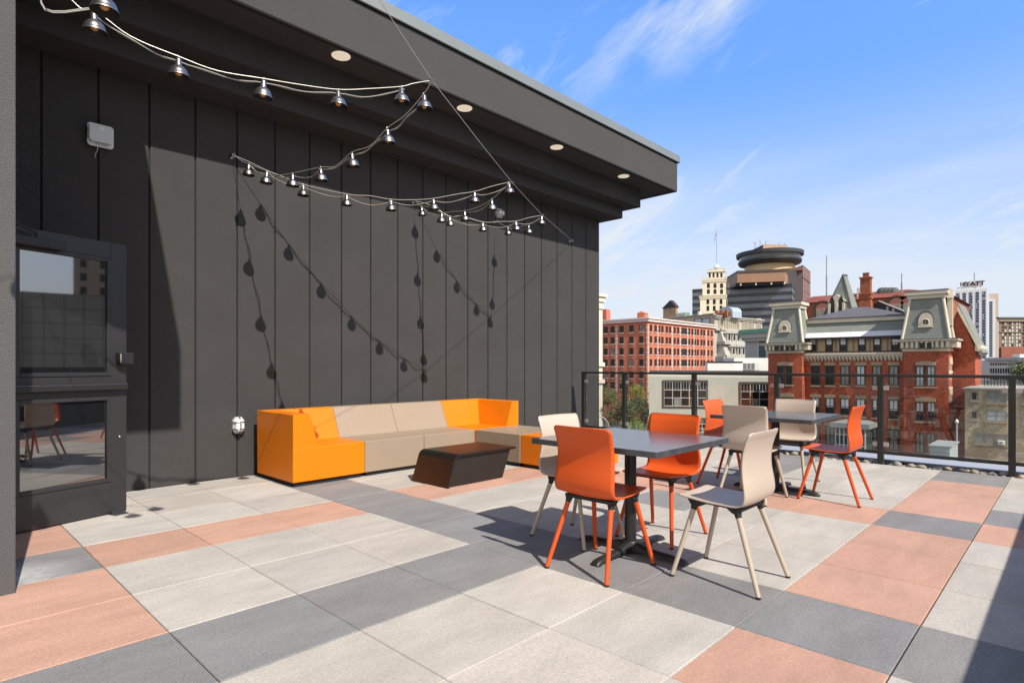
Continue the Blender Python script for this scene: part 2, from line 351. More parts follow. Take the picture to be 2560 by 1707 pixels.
# canopy tiers (front Y, right X, z0, z1)
mb = MB()
mb.box(-.42, 8.572, 3.817, 9, 3.968, 4.30); mb.box(-.42, 8.811, 3.577, 9, 4.174, 4.55)
mb.build('canopy_step', M_WALL, bd, bevel=.004, seg=1)
mb = MB(); mb.box(-.42, 9.379, 3.127, 9, 4.502, 5.045); mb.build('canopy', M_FASC, bd, bevel=.005, seg=1)
mb = MB(); mb.box(-.41, 9.372, 3.134, 3.19, 4.494, 4.503); mb.box(9.30, 9.372, 3.19, 9, 4.494, 4.503); mb.build('drip_edge', M_GROOVE, bd)
mb = MB(); mb.box(-.42, 9.41, 3.10, 9.05, 5.04, 5.052, 1); mb.box(-.42, 9.435, 3.097, 9.1, 5.052, 5.185)
mb.build('roof_edge', [M_COPE, M_BLACK], bd, bevel=.004, seg=1)
# the wing on the left: pier, side wall with the doorway, roof over it
mb = MB()
mb.box(-3.2, -.42, 1.70, 1.95, -.06, 4.56)
mb.box(-.66, -.42, 1.95, 2.13, -.06, 4.56); mb.box(-.66, -.42, 3.07, 4.21, -.06, 4.56); mb.box(-.66, -.42, 2.13, 3.07, 2.25, 4.56)
mb.box(-3.2, -3.0, 1.95, 4.21, -.06, 4.56); mb.box(-3.2, -.66, 4.0, 4.21, -.06, 4.56)
mb.build('pier_wall', M_PIER, bd, bevel=.004, seg=1)
mb = MB(); mb.box(-3.4, .49, .44, 3.12, 4.55, 5.37); mb.build('entrance_canopy', M_FASC, bd)
mb = MB(); mb.box(-3.0, -.66, 1.95, 4.0, -.055, 0.001); mb.build('entry_floor', M_BLACK, bd)
for k, (x, y) in enumerate(((2.41,3.30),(4.17,3.31),(6.03,3.32),(7.89,3.35))):
    d = thing('downlight', ('recessed round downlight in the canopy soffit, largest, above the third lamp string bulb', 'recessed round downlight in the canopy soffit just right of the cable clamp', 'recessed round downlight in the canopy soffit, third from the left', 'recessed round downlight in the canopy soffit nearest the roof corner')[k], 'downlight', (x, y, 4.50), group='downlights in the canopy soffit')
    mb = MB(); mb.lathe([(.098,.0),(.098,-.006),(.082,-.006),(.076,.0)], (x,y,4.50), 32); mb.build('trim_ring', M_REFL, d)
    mb = MB(); mb.lathe([(.078,-.001),(.070,-.0045),(.0,-.0045)], (x,y,4.50), 32); mb.build('reflector', mat("downlight cup", (.80,.73,.62), .5, build=lit), d)

# ------------------------------------------------------------ door
HX, HYD, DA = -.40, 3.061, R(17.6)
dr = thing('glass_door', 'black framed glass door standing open against the grooved wall', 'door', (HX, HYD, 0), DA, wb=False)
mb = MB()   # local: x along the leaf, y towards the wall, z up
ST, TK = .125, .045
mb.box(0, ST, 0, TK, .008, 2.20); mb.box(.9-ST, .9, 0, TK, .008, 2.20)
mb.box(ST, .9-ST, 0, TK, 2.07, 2.20); mb.box(ST, .9-ST, 0, TK, .955, 1.12); mb.box(ST, .9-ST, 0, TK, .008, .265)
mb.build('frame', M_DOOR, dr, bevel=.002, seg=1)
for z0, z1 in ((1.12, 2.07), (.265, .955)):
    mb = MB(); b = .03; mb.box(ST, ST+b, -.008, .008, z0, z1); mb.box(.9-ST-b, .9-ST, -.008, .008, z0, z1); mb.box(ST+b, .9-ST-b, -.008, .008, z0, z0+b); mb.box(ST+b, .9-ST-b, -.008, .008, z1-b, z1)
    mb.build('glazing_bead', M_DOOR, dr, bevel=.003, seg=1)
    mb = MB(); mb.box(ST+.02, .9-ST-.02, .012, .02, z0+.02, z1-.02); mb.build('pane', M_DGLASS, dr)
mb = MB(); mb.box(.03, .885, -.052, -.028, 1.01, 1.055); mb.box(.06, .12, -.03, 0, 1.015, 1.05); mb.box(.80, .86, -.03, 0, 1.015, 1.05); mb.build('push_bar', M_BLACK, dr, bevel=.006)
mb = MB(); mb.box(.06, .89, -.0285, -.026, 1.053, 1.0575); mb.build('push_bar_edge', M_STEEL, dr)
mb = MB(); mb.box(.05, .42, -.075, -.002, 2.065, 2.13); mb.build('door_closer', M_BLACK, dr, bevel=.006)
mb = MB(); mb.tube([(.24,-.045,2.135),(.24,-.045,2.165),(.05,-.10,2.215),(-.02,-.2,2.235)], .011, 8); mb.build('closer_arm', M_BLACK, dr)
mb = MB(); mb.box(.81, .925, -.062, -.002, 1.215, 1.312); 
rdr = mb.build('card_reader', M_BLACK, dr, bevel=.008)
mb = MB()
for k in range(4): mb.box(.815+.0, .821, -.0655, -.061, 1.235+k*.017, 1.243+k*.017)
mb.build('indicator_mark', M_WHITE, rdr)
mb = MB(); mb.lathe([(.0,-.006),(.009,-.006),(.011,0)], (.845,0,.62), 12, 0, (0,1,0)); mb.build('screw_head', M_STEEL, dr)
mb = MB(); mb.prism([(.76,-.07,.004),(.86,-.07,.004),(.85,-.02,.03),(.77,-.02,.03)], (0,.02,0)); 
mb.box(.755,.865,-.10,.01,.002,.006); ds = mb.build('door_stop', M_STEEL, None); ds.location = (HX,HYD,0); ds.rotation_euler = (0,0,DA); tag(ds, 'small metal wedge on the paving holding the glass door open', 'door stop')

# ------------------------------------------------------------ things fixed to the wall
ap = thing('wireless_access_point', 'square pale grey weatherproof box high on the dark wall', 'access point', (.44, YW, 3.23))
def rrect(x0, x1, z0, z1, r, y, n=5):
    P = []
    for cx, cz, a0 in ((x1-r, z1-r, 0), (x0+r, z1-r, 90), (x0+r, z0+r, 180), (x1-r, z0+r, 270)):
        for k in range(n+1):
            a = R(a0 + 90*k/n); P.append((cx + r*math.cos(a), y, cz + r*math.sin(a)))
    return P
mb = MB(); mb.prism(rrect(.340,.545,3.225,3.435,.028, YW-.03), (0,-.012,0)); mb.build('back_flange', M_AP, ap, bevel=.004)
mb = MB(); mb.prism(rrect(.352,.533,3.262,3.424,.022, YW-.04), (0,-.030,0)); mb.build('cover', M_AP, ap, bevel=.008)
mb = MB(); mb.prism(rrect(.40,.50,3.240,3.258,.006, YW-.042), (0,-.006,0)); mb.build('port_strip', M_TAN, ap)
mb = MB()
for z in (3.29, 3.345): mb.prism(rrect(.343,.351,z,z+.04,.003, YW-.042), (0,-.02,0))
mb.build('side_port', M_APD, ap)
mb = MB(); mb.box(.425,.462,YW-.0715,YW-.0695,3.372,3.402); mb.build('sticker', M_WHITE, ap)
mb = MB(); mb.box(.40,.49,YW-.03,YW,3.28,3.38); mb.build('bracket', M_BLACK, ap)
mb = MB(); mb.tube([(.42,YW-.03,3.23),(.42,YW-.035,3.19),(.405,YW-.02,3.16),(.405,YW-.005,3.13)], .006, 8); mb.build('cable', M_CORD, ap)
def bulkhead(x, z, w, h, label):
    t = thing('wall_lamp', label, 'wall lamp', (x, YW, z - h/2), group='bulkhead lamps on the dark wall')
    c = .25*w
    def octa(k, y): 
        X, Z = w/2*k, h/2*k; cc = c*k
        return [(x-X+cc,y,z-Z),(x+X-cc,y,z-Z),(x+X,y,z-Z+cc*1.3),(x+X,y,z+Z-cc*1.3),(x+X-cc,y,z+Z),(x-X+cc,y,z+Z),(x-X,y,z+Z-cc*1.3),(x-X,y,z-Z+cc*1.3)]
    mb = MB(); mb.prism(octa(.96, YW-.0), (0,-.035,0)); mb.build('base', mat("lamp casting", (.42,.42,.41), .5), t, bevel=.004)
    mb = MB(); a, b = octa(.86, YW-.036), octa(.66, YW-.085); n = 8
    mb.add(a+b, [(i,(i+1)%n,(i+1)%n+n,i+n) for i in range(n)] + [tuple(range(n,2*n))]); mb.build('lens', mat("ribbed lens", (.72,.72,.70), .12, spec=.9, var=.25, vscale=45), t, bevel=.006)
    mb = MB(); mb.tube([(x,YW-.05,z+h/2-.004),(x,YW-.095,z+h*.34),(x,YW-.096,z-h*.34),(x,YW-.05,z-h/2+.004)], .006, 8)
    for q in (.2,-.2): mb.tube([(x-w*.5,YW-.04,z+h*q),(x-w*.36,YW-.09,z+h*q),(x+w*.36,YW-.09,z+h*q),(x+w*.5,YW-.04,z+h*q)], .005, 8)
    mb.build('guard', M_STEEL, t)
bulkhead(1.690, .562, .125, .185, 'grey caged wall lamp low on the wall left of the sofa')
bulkhead(5.672, 3.588, .17, .15, 'grey caged wall lamp high on the wall behind the lamp strings')

# ------------------------------------------------------------ glass railing
XR, ZR = 7.52, 1.10
rl = thing('glass_railing', 'dark bronze railing with clear glass panels along the deck edge', 'railing', (XR, 0, -.05))
PY = [3.93, 3.09, 1.85, .63, -.605, -1.84, -3.07]
mb = MB(); mb.box(XR-.033, XR+.033, -6.6, 3.965, ZR-.035, ZR); mb.build('top_rail', M_BRONZE, rl, bevel=.006)
mb = MB(); mb.box(XR-.014, XR+.03, -6.6, 3.93, .122, .158); mb.build('bottom_rail', M_BRONZE, rl, bevel=.003)
for y in PY:
    mb = MB(); mb.box(XR-.033, XR+.033, y-.031, y+.031, -.05, ZR-.034); mb.build('post', M_BRONZE, rl, bevel=.004)
mb = MB()
for a, b in zip(PY[:-1], PY[1:]):
    y1, y0 = a-.05, b+.05
    mb = MB(); mb.box(XR-.005, XR+.005, y0, y1, .172, ZR-.065); g = mb.build('glass_panel', G_RAIL, rl)
    for y in (y0, y1):
        for z in (.24, .93):
            s = 1 if y == y0 else -1
            mb = MB(); mb.box(XR-.016, XR+.016, y-s*.024, y+s*.036, z-.026, z+.026); mb.build('clamp', M_CLAMP, g, bevel=.003)

# ------------------------------------------------------------ chairs
def make_chair(label, m, ml):
    t = thing('cafe_chair', label, 'chair', (0,0,0), 0, 'moulded chairs around the tables', wb=False)
    # side profile (y, z, half width, sideways curl, forward curl)
    key = [(.234,.4615,.162,.004,0),(.229,.463,.174,.004,0),(.215,.463,.182,.005,0),(.14,.452,.188,.010,0),(.05,.4435,.196,.012,0),(-.04,.441,.201,.013,0),(-.11,.443,.206,.012,0),
           (-.150,.456,.209,.008,.004),(-.172,.482,.211,.003,.010),(-.180,.52,.212,0,.014),(-.177,.57,.210,0,.017),(-.170,.62,.205,0,.018),(-.167,.68,.201,0,.018),(-.172,.74,.201,0,.017),(-.187,.80,.2035,0,.016),(-.199,.829,.2035,0,.016),(-.2035,.841,.199,0,.016),(-.2055,.8475,.190,0,.016),(-.206,.850,.176,0,.016)]
    # smooth resample
    def cr(p0,p1,p2,p3,t): return tuple(.5*(2*b+(c-a)*t+(2*a-5*b+4*c-d)*t*t+(3*b-a-3*c+d)*t**3) for a,b,c,d in zip(p0,p1,p2,p3))
    prof = []
    for i in range(len(key)-1):
        p = [key[max(i-1,0)], key[i], key[i+1], key[min(i+2,len(key)-1)]]
        for k in range(4): prof.append(cr(*p, k/4))
    prof.append(key[-1]); n = 18; TH = .0095
    A, B = [], []
    for i, (y, z, w, sz, fy) in enumerate(prof):
        a, b = prof[max(i-1,0)], prof[min(i+1,len(prof)-1)]; d = Vector((0, b[0]-a[0], b[1]-a[1])).normalized(); nn = Vector((0, d.z, -d.y))   # points up / forward
        if nn.z < 0 and i < 30: nn = -nn
        nn = Vector((0, -d.z, d.y)) * -1 if False else nn
        ra, rb = [], []
        for k in range(n+1):
            q = -1 + 2*k/n; p = Vector((w*q, y + fy*q*q, z + sz*q*q)); ra.append(p); rb.append(p - nn*TH)
        A.append(ra); B.append(rb)
    mb = MB(); mb.grid(A); mb.grid([r_[::-1] for r_ in B])
    rim = [(A[0][k], B[0][k]) for k in range(n+1)] + [(A[i][n], B[i][n]) for i in range(1, len(A))] + [(A[-1][k], B[-1][k]) for k in range(n-1,-1,-1)] + [(A[i][0], B[i][0]) for i in range(len(A)-2,-1,-1)]
    mb.grid([[a for a,_ in rim],[b for _,b in rim]])
    o = mb.build('seat_shell', m, t, recalc=False)
    bm = bmesh.new(); bm.from_mesh(o.data); bmesh.ops.remove_doubles(bm, verts=bm.verts, dist=1e-5); bmesh.ops.recalc_face_normals(bm, faces=bm.faces); bm.to_mesh(o.data); bm.free()
    mb = MB()
    for sx in (-1, 1):
        mb.prism([(sx*.165,.175,.446),(sx*.165,.150,.412),(sx*.165,.110,.410),(sx*.165,.060,.432),(sx*.165,-.055,.428),(sx*.165,-.085,.405),(sx*.165,-.125,.400),(sx*.165,-.135,.436),(sx*.165,0,.438)], (-sx*.028,0,0))
    mb.box(-.15,.15,.11,.15,.424,.448); mb.box(-.15,.15,-.13,-.08,.414,.436)
    mb.build('under_frame', M_RUB, t, bevel=.004)
    for sx in (-1, 1):
        for y0, y1, zt in ((.135,.245,.420),(-.108,-.245,.412)):
            a, b = Vector((sx*.150,y0,zt)), Vector((sx*.214,y1,.008))
            mb = MB(); mb.tube([a, b], .0155, 14, r2=.0125); lg = mb.build('leg', ml, t)
            mb = MB(); d = (b-a).normalized(); mb.tube([b - d*.004, b + Vector((0,0,-.008))], .0131, 14); mb.build('foot', M_RUB, lg)
            mb = MB(); mb.tube([a + d*.03, a - d*.012], .0165, 14, r2=.022); mb.build('leg_socket', M_RUB, lg)
    return t
ch_o = make_chair('orange chair with its back to the camera at the near table', M_ORANGE, M_LEGO)
ch_b = make_chair('beige chair on the right side of the near table, seat half in shade', M_BEIGE, M_LEGB)
ch_o.location = (2.07,-.292,0); ch_o.rotation_euler = (0,0,R(-90))
ch_b.location = (2.437,-.925,0); ch_b.rotation_euler = (0,0,0)
GC = 'moulded chairs around the tables'
dup(ch_b, (2.455,.175,0), R(176), 'beige chair on the sofa side of the near table', GC)
dup(ch_o, (2.905,-.225,0), R(90), 'orange chair across the near table facing the camera', GC)
dup(ch_b, (4.535,-.22,0), R(-91), 'beige chair with its back to the camera at the far table', GC)
dup(ch_o, (5.02,.20,0), R(178), 'orange chair at the far table half hidden behind a beige chair', GC)
dup(ch_o, (5.005,-.775,0), R(0), 'orange chair seen from the side at the right of the far table', GC)
dup(ch_b, (5.535,-.205,0), R(92), 'beige chair behind the far table in front of the railing', GC)

# ------------------------------------------------------------ tables
def make_table(label):
    t = thing('square_table', label, 'table', (0,0,0), 0, 'square pedestal tables', wb=False)
    h = .455; mb = MB()
    mb.prism([(-h,-h,.702),(h,-h,.702),(h,h,.702),(-h,h,.702)], (0,0,.034)); mb.build('table_top', M_TOP, t, bevel=.008, seg=3)
    mb = MB(); mb.lathe([(.038,.05),(.038,.69)], (0,0,0), 24); mb.build('column', M_BLACK, t)
    mb = MB(); mb.box(-.2,.2,-.02,.02,.685,.702); mb.box(-.02,.02,-.2,-.02,.685,.701); mb.box(-.02,.02,.02,.2,.685,.701); mb.build('top_bracket', M_BLACK, t)
    for k in range(4):
        mb = MB(); a = k*math.pi/2; u = Vector((math.cos(a),math.sin(a),0)); w = Vector((-u.y,u.x,0))
        st = [(.0,.034,.075,.0),(.06,.034,.07,.01),(.13,.032,.052,.018),(.22,.030,.046,.018),(.33,.029,.040,.012),(.375,.029,.032,.0),(.395,.027,.012,.0)]
        rows = []
        for r_, hw, zt, zb in st:
            c = u*r_; rows.append([c - w*hw + UP*zb, c - w*hw*.95 + UP*(zt*.8), c - w*hw*.45 + UP*zt, c + w*hw*.45 + UP*zt, c + w*hw*.95 + UP*(zt*.8), c + w*hw + UP*zb])
        mb.grid(rows); mb.add(rows[-1], [(0,1,2,3,4,5)]); mb.build('base_foot', M_BLACK, t, recalc=False)
    mb = MB(); mb.lathe([(.050,.025),(.050,.072),(.044,.078),(.039,.080)], (0,0,0), 24); mb.build('base_hub', M_BLACK, t)
    return t
tb = make_table('square dark table with four chairs in the foreground'); tb.location = (2.435,-.268,0)
dup(tb, (5.0,-.255,0), R(1.5), 'square dark table standing farther back near the railing', 'square pedestal tables')

# ------------------------------------------------------------ modular sofa
X0, YF, YB, ZS, ZT, ZB = 1.835, 3.212, 4.055, .385, .722, .045
GS = 'modular lounge units along the wall'
def unit(label, m, x0, x1, y0, y1, seat=True, back=False, arm=0):
    t = thing('lounge_unit', label, 'sofa unit', ((x0+x1)/2, (y0+y1)/2, 0), group=GS)
    g = .0025; x0 += g; x1 -= g
    mb = MB(); mb.box(x0, x1, y0, y1, ZB, ZS); mb.build('seat_block', m, t, bevel=.008, seg=3)
    if back:
        bx0, bx1 = x0, x1
        if arm < 0: bx0 = x0 + .002
        mb = MB(); mb.prism([(bx0,3.745,ZS-.01),(bx0,3.90,ZT),(bx0,YB,ZT),(bx0,YB,ZS-.01)], (bx1-bx0,0,0)); mb.build('backrest', m, t, bevel=.008, seg=3)
    if arm:
        s = 1 if arm < 0 else -1; xa = x0 if arm < 0 else x1
        w0, w1 = (.27, .175) if arm < 0 else (.24, .125)
        mb = MB(); mb.prism([(xa,y0+.0012,ZS-.012),(xa,y0+.0012,ZT-.0015),(xa+s*w1,y0+.0012,ZT-.0015),(xa+s*w0,y0+.0012,ZS-.012)], (0, YB-y0-.003, 0)); mb.build('armrest', m, t, bevel=.008, seg=3)
    mb = MB(); mb.box(x0+.03, x1-.03, y0+.03, y1-.03, .0, ZB); mb.build('plinth', M_PLINTH, t)
unit('yellow corner sofa unit with armrest at the left end by the wall', M_YEL, X0, 2.648, YF, YB, back=True, arm=-1)
unit('sand coloured sofa unit beside the left yellow corner', M_SAND, 2.648, 3.45, YF, YB, back=True)
unit('sand coloured sofa unit in the middle, beside the right yellow corner', M_SAND, 3.45, 4.26, YF, YB, back=True)
unit('yellow corner sofa unit with armrest at the right end by the wall', M_YEL, 4.26, 5.075, YF, YB, back=True, arm=1)
unit('low sand coloured backless seat block joined to the right corner', M_SAND, 4.2605, 5.08, 2.425, YF-.006)
unit('low yellow backless seat block partly hidden behind the near chairs', M_YEL, 4.268, 5.09, 1.59, 2.420)

# ------------------------------------------------------------ low table
ct = thing('coffee_table', 'low black moulded bench table in front of the sofa', 'coffee table', (3.25, 2.37, 0))
yA, yB = 2.085, 2.665
def shell(off):
    P = []; r = .085 - off
    P.append((2.862 + off, .0)); 
    cx, cz = 3.035, .320 - .085
    for k in range(9):
        a = R(172 - 82*k/8); P.append((cx - .005 + r*math.cos(a)*1.0, cz + r*math.sin(a)))
    P += [(3.80, .320 - off)]
    return P
o_, i_ = shell(0), shell(.024)
poly = o_ + [(3.842,.318),(3.838,.304)] + i_[::-1]
mb = MB(); mb.prism([(x, yA, z) for x, z in poly], (0, yB-yA, 0)); mb.build('top_shell', M_ESP, ct, bevel=.007, seg=2)
mb = MB(); P = [(2.90,.004),(3.655,.004),(3.775,.297),(3.03,.297),(2.965,.262),(2.945,.22)]
mb.prism([(x, yA+.028, z) for x, z in P], (0, yB-yA-.056, 0)); mb.build('body', M_ESPI, ct, bevel=.004)

# ------------------------------------------------------------ light strings
C2, C3, W3 = Vector((3.90,2.207,3.252)), Vector((5.30,2.970,3.279)), Vector((7.477,4.15,3.431))
C1 = Vector((1.915,1.128,3.336)); C0 = Vector((-.35,-.09,3.75))
Wk = {0: Vector((1.629,4.15,3.450)), 1: Vector((4.028,4.15,3.444)), 2: Vector((5.588,4.15,3.447))}
sc = thing('support_cable', 'thin steel cable running from the wall corner out over the deck', 'cable', tuple(W3))
mb = MB(); mb.tube([W3, (W3+C3)/2 - UP*.004, C3, (C2+C3)/2 - UP*.005, C2, (C1+C2)/2 - UP*.008, C1, (C0+C1)/2 - UP*.02, C0, C0 + Vector((-1.6,-.86,.25))], .0026, 6); mb.build('wire_rope', M_WIRE, sc)
for p in (C1, C2, C3):
    mb = MB(); mb.tube([p + Vector((-.018,.0,.0)), p + Vector((.02,.012,0))], .009, 8); mb.tube([p+Vector((.012,-.01,.01)), p+Vector((.012,.012,-.01))], .006, 8); mb.build('cable_clamp', M_STEEL, sc)
HK = ('left', 'middle', 'right')
def hook(p, label):
    t = thing('wall_hook', label, 'hook', (p.x, YW, p.z), group='eye bolts on the dark wall')
    mb = MB(); mb.lathe([(.026,0),(.026,.006),(.010,.008),(.007,.05)], (p.x,YW,p.z), 16, 0, (0,-1,0)); mb.build('bolt', M_STEEL, t)
    mb = MB(); mb.tube([(p.x+.017*math.cos(a), YW-.062+.0*a, p.z+.017*math.sin(a)) for a in [2*math.pi*k/14 for k in range(15)]], .005, 8); mb.build('eye', M_STEEL, t)
for k in range(3): hook(Wk[k], 'steel eye bolt on the dark wall, %s of the three holding lamp strings' % HK[k])
hook(W3, 'steel eye bolt near the far right corner of the dark wall')

lamp0 = thing('pendant_lamp', 'x', 'lamp', (0,0,0), 0, wb=False)
mb = MB(); mb.lathe([(.0605,-.1215),(.0605,-.117),(.056,-.112),(.053,-.098),(.045,-.080),(.032,-.066),(.021,-.060),(.0185,-.056),(.0165,-.020),(.0125,-.014),(.004,-.012)], n=28, caps=False)
mb.build('shade', M_ZINC, lamp0)
mb = MB(); mb.lathe([(.0595,-.121),(.054,-.110),(.050,-.096),(.042,-.081),(.030,-.069),(.0,-.066)], n=28, caps=False); mb.build('shade_lining', M_LAMPIN, lamp0)
mb = MB(); mb.lathe([(.0,-.115),(.010,-.1135),(.018,-.107),(.0205,-.097),(.018,-.086),(.012,-.075),(.011,-.066)], n=20); mb.build('bulb', M_BULB, lamp0)
mb = MB(); mb.tube([(.0,0,.006),(.009,0,.002),(.008,0,-.008),(0,0,-.014),(-.006,0,-.010)], .0028, 6); mb.tube([(.016,-.012,-.024),(.016,.012,-.024)], .004, 6); mb.build('hanging_clip', M_WIRE, lamp0)
first = [True]
def place_lamp(p, tilt, label):
    global lamp0
    if first[0]: lamp0.location = p; lamp0['label'] = label; lamp0['group'] = 'dome lamps on the light strings'; lamp0.rotation_euler = (tilt[0], tilt[1], 0); first[0] = False; return
    r = dup(lamp0, p, 0, label, 'dome lamps on the light strings'); r.rotation_euler = (tilt[0], tilt[1], random.uniform(0, 6))
ORD = ('first', 'second', 'third', 'fourth', 'fifth', 'sixth', 'seventh', 'eighth')
def strand(A, B, wire_px, lamp_px, name_label, lamp_label, sag=.06, slack=.05, extra_end=None, vis=True):
    """wire_px: pixels the wire passes; lamp_px: pixels of the lamp clips, both on the vertical plane through A and B"""
    d = (B - A); n = Vector((-d.y, d.x, 0)).normalized()
    P = [on_plane(x*K, y*K, n, A) for x, y in wire_px]
    L = [on_plane(x*K, y*K, n, A) for x, y in lamp_px]
    key = lambda p: (p - A).dot(Vector((d.x, d.y, 0)))
    pts = sorted([A] + P + L + [B], key=key)
    # light smoothing so the wire hangs as one curve
    t = thing('light_string', name_label, 'light string', tuple(A))
    sm = []
    for i in range(len(pts)-1):
        p0, p1, p2, p3 = pts[max(i-1,0)], pts[i], pts[i+1], pts[min(i+2,len(pts)-1)]
        for k in range(5):
            s = k/5; sm.append(.5*(2*p1 + (p2-p0)*s + (2*p0-5*p1+4*p2-p3)*s*s + (3*p1-p0-3*p2+p3)*s**3))
    sm.append(pts[-1])
    mb = MB(); mb.tube(sm, .0031, 6); mb.build('wire', M_WIRE, t)
    Ls = sorted(L, key=key); rnd = random.Random(len(lamp_px)*7 + int(A.x*10)); cp = []
    seq = Ls + ([extra_end] if extra_end is not None else [])
    for i, q in enumerate(seq):
        q0 = q - UP*.022 + n*.012
        if i:
            pv = seq[i-1] - UP*.022 + n*.012; sl = slack * rnd.uniform(.5, 1.5)
            for k in range(1, 10):
                s = k/10; cp.append(pv.lerp(q0, s) - UP*(4*sl*s*(1-s)) + n*(.012*math.sin(s*9 + i)))
        cp.append(q0)
    if len(cp) > 2:
        mb = MB(); mb.tube(cp, .0034, 6); mb.tube([p + n*.008 + UP*.003*math.sin(k*1.3) for k, p in enumerate(cp)], .0028, 6); mb.build('cord', M_CORD, t)
        for k in range(3, len(cp)-2, 4):
            mb = MB(); mb.tube([cp[k]-UP*.012, cp[k]+UP*.012], .0028, 5); mb.build('cable_tie', M_RUB, t)
    for i, p in enumerate(Ls):
        place_lamp(p, (rnd.uniform(-.06,.06), rnd.uniform(-.06,.06)), lamp_label % ORD[i])
strand(Wk[0], C1, [(560,372),(640,402),(770,382),(850,335),(930,265)], [(571,376),(613,393),(672,398),(737,384),(808,350),(890,294),(974,215)],
       'light string from the left wall hook to the near cable clamp', '%s dome lamp from the left wall hook on the string rising to the near clamp', slack=.03)
strand(Wk[0], C2, [(570,371),(640,402),(850,450),(950,459),(1050,446),(1130,428)], [(614,392),(697,424),(796,446),(898,458),(995,456),(1090,440),(1169,419)],
       'bright light string sagging from the left wall hook to the middle cable clamp', '%s dome lamp from the left wall hook on the string sagging to the middle clamp', slack=.045)
strand(Wk[1], C2, [(985,475),(1040,486),(1100,475),(1150,440)], [(968,474),(1014,488),(1067,484),(1130,457)],
       'light string from the middle wall hook up to the middle cable clamp', '%s dome lamp from the middle wall hook on the string to the middle clamp', slack=.03)
strand(Wk[1], C3, [(990,472),(1060,496),(1150,509),(1215,500)], [(1033,497),(1109,510),(1185,508),(1244,495)],
       'light string sagging from the middle wall hook to the far cable clamp', '%s dome lamp from the middle wall hook on the string to the far clamp', slack=.04)
strand(Wk[2], C3, [(1155,517),(1190,522),(1230,508)], [(1166,520),(1214,516)],
       'short light string from the right wall hook to the far cable clamp', '%s dome lamp from the right wall hook on the short string', slack=.04)
E1 = Vector((-.50,1.66,3.62))
strand(E1, C1, [(165,1),(300,84),(500,163),(690,195),(850,204),(950,192)], [(216,22),(410,130),(606,181),(777,206),(922,199)],
       'long light string from the canopy above the door to the near cable clamp', '%s dome lamp from the left on the long string over the door', slack=.028)
mb = MB(); n0 = Vector((-(C1-E1).y, (C1-E1).x, 0)).normalized()
pp = [on_plane(x*K, y*K, n0, E1) - n0*.02 for x, y in ((90,-30),(93,-4),(96,14),(104,28),(122,34),(150,34),(185,29),(208,26))]
mb.tube(pp, .004, 6); mb.tube([p + UP*.008 for p in pp], .0034, 6); ec = mb.build('feed_cord', M_CORD, None); tag(ec, 'grey feed cord bending down from the canopy to the first lamp of the long string', 'cord')
# the lamps of the next string, nearly all above the picture
d0 = thing('light_string', 'light string just above the picture, only its lowest lamp showing', 'light string', tuple(C0))
S0 = [Vector((-.13,-.30,3.72)), Vector((.10,.03,3.50)), Vector((-.07,.66,3.30)), Vector((-.62,.30,3.2))]
qv = on_plane(240*K, -32*K, Vector((0,1,0)), Vector((0,.95,0)))
S0[2] = qv
mb = MB(); mb.tube([C0] + S0[:3] + [Vector((-.5,1.66,3.7))], .0036, 6); mb.build('wire', M_WIRE, d0)
place_lamp(S0[2], (0,0), '%s dome lamp cut by the top edge of the picture above the door' % 'single')
for k in (0, 1, 3): place_lamp(S0[k], (0,0), 'dome lamp hanging above the top edge of the picture over the entrance')

# unseen low wall added on the sunny side to cast the right-corner shade
gd = thing('shade_wall', 'unseen low dark wall added to shade the right corner of the deck', 'wall', (4.3,-3.25,0))
mb = MB(); mb.box(1.2, 7.4, -3.32, -3.20, -.05, 1.17); mb.build('panel', M_WALL, gd); mb = MB(); mb.box(1.17, 7.43, -3.35, -3.17, 1.171, 1.2); mb.build('cap', M_COPE, gd)
# ------------------------------------------------------------ the city beyond the railing
GZ = -16.0
CR = {'a': (1480,560,3.92), 'b': (1860,640,3.36), 'e': (1400,760,3.92), 'g': (1960,820,3.92), 'h': (2360,660,5.2267), 'w': (1640,560,6.532), 't': (1720,560,5.6), 'F': (0,0,1)}
def px(c, x, y): o = CR[c]; return o[0] + x/o[2], o[1] + y/o[2]
def P(c, x, D): return atD(px(c, x, 0)[0], D)
def hitX(c, x, X): r = ray(px(c, x, 0)[0], HY); return CAM.y + r.y * (X - CAM.x) / r.x
def hitY(c, x, Y): r = ray(px(c, x, 0)[0], HY); return CAM.x + r.x * (Y - CAM.y) / r.y
class Fac:
    """a vertical wall from p0 to p1 (plan points); s runs along it, z is height, d stands proud of it"""
    def __init__(s, p0, p1):
        s.p0 = Vector((p0[0], p0[1], 0)); d = Vector((p1[0], p1[1], 0)) - s.p0; s.L = d.length; s.u = d.normalized()
        s.n = Vector((s.u.y, -s.u.x, 0))
        if s.n.dot(CAM - s.p0) < 0: s.n = -s.n
    def pt(s, a, z, d=0): return s.p0 + s.u*a + s.n*d + UP*z
    def at(s, c, x, y, d=0):
        q = on_plane(*px(c, x, y), s.n, s.p0 + s.n*d); return (q - s.p0).dot(s.u), q.z
    def rect(s, c, x0, y0, x1, y1, d=0):
        xm, ym = (x0+x1)/2, (y0+y1)/2
        return s.at(c,x0,ym,d)[0], s.at(c,x1,ym,d)[0], s.at(c,xm,y1,d)[1], s.at(c,xm,y0,d)[1]
    def box(s, mb, r, d0, d1, m=0):
        s0, s1, z0, z1 = r; q = [(s0,d0),(s1,d0),(s1,d1),(s0,d1)]
        mb.hexa([s.pt(a,z0,d) for a,d in q], [s.pt(a,z1,d) for a,d in q], m)
    def poly(s, mb, pts, d0, d1, m=0):
        mb.prism([s.pt(a,z,d0) for a,z in pts], s.n*(d1-d0), m)
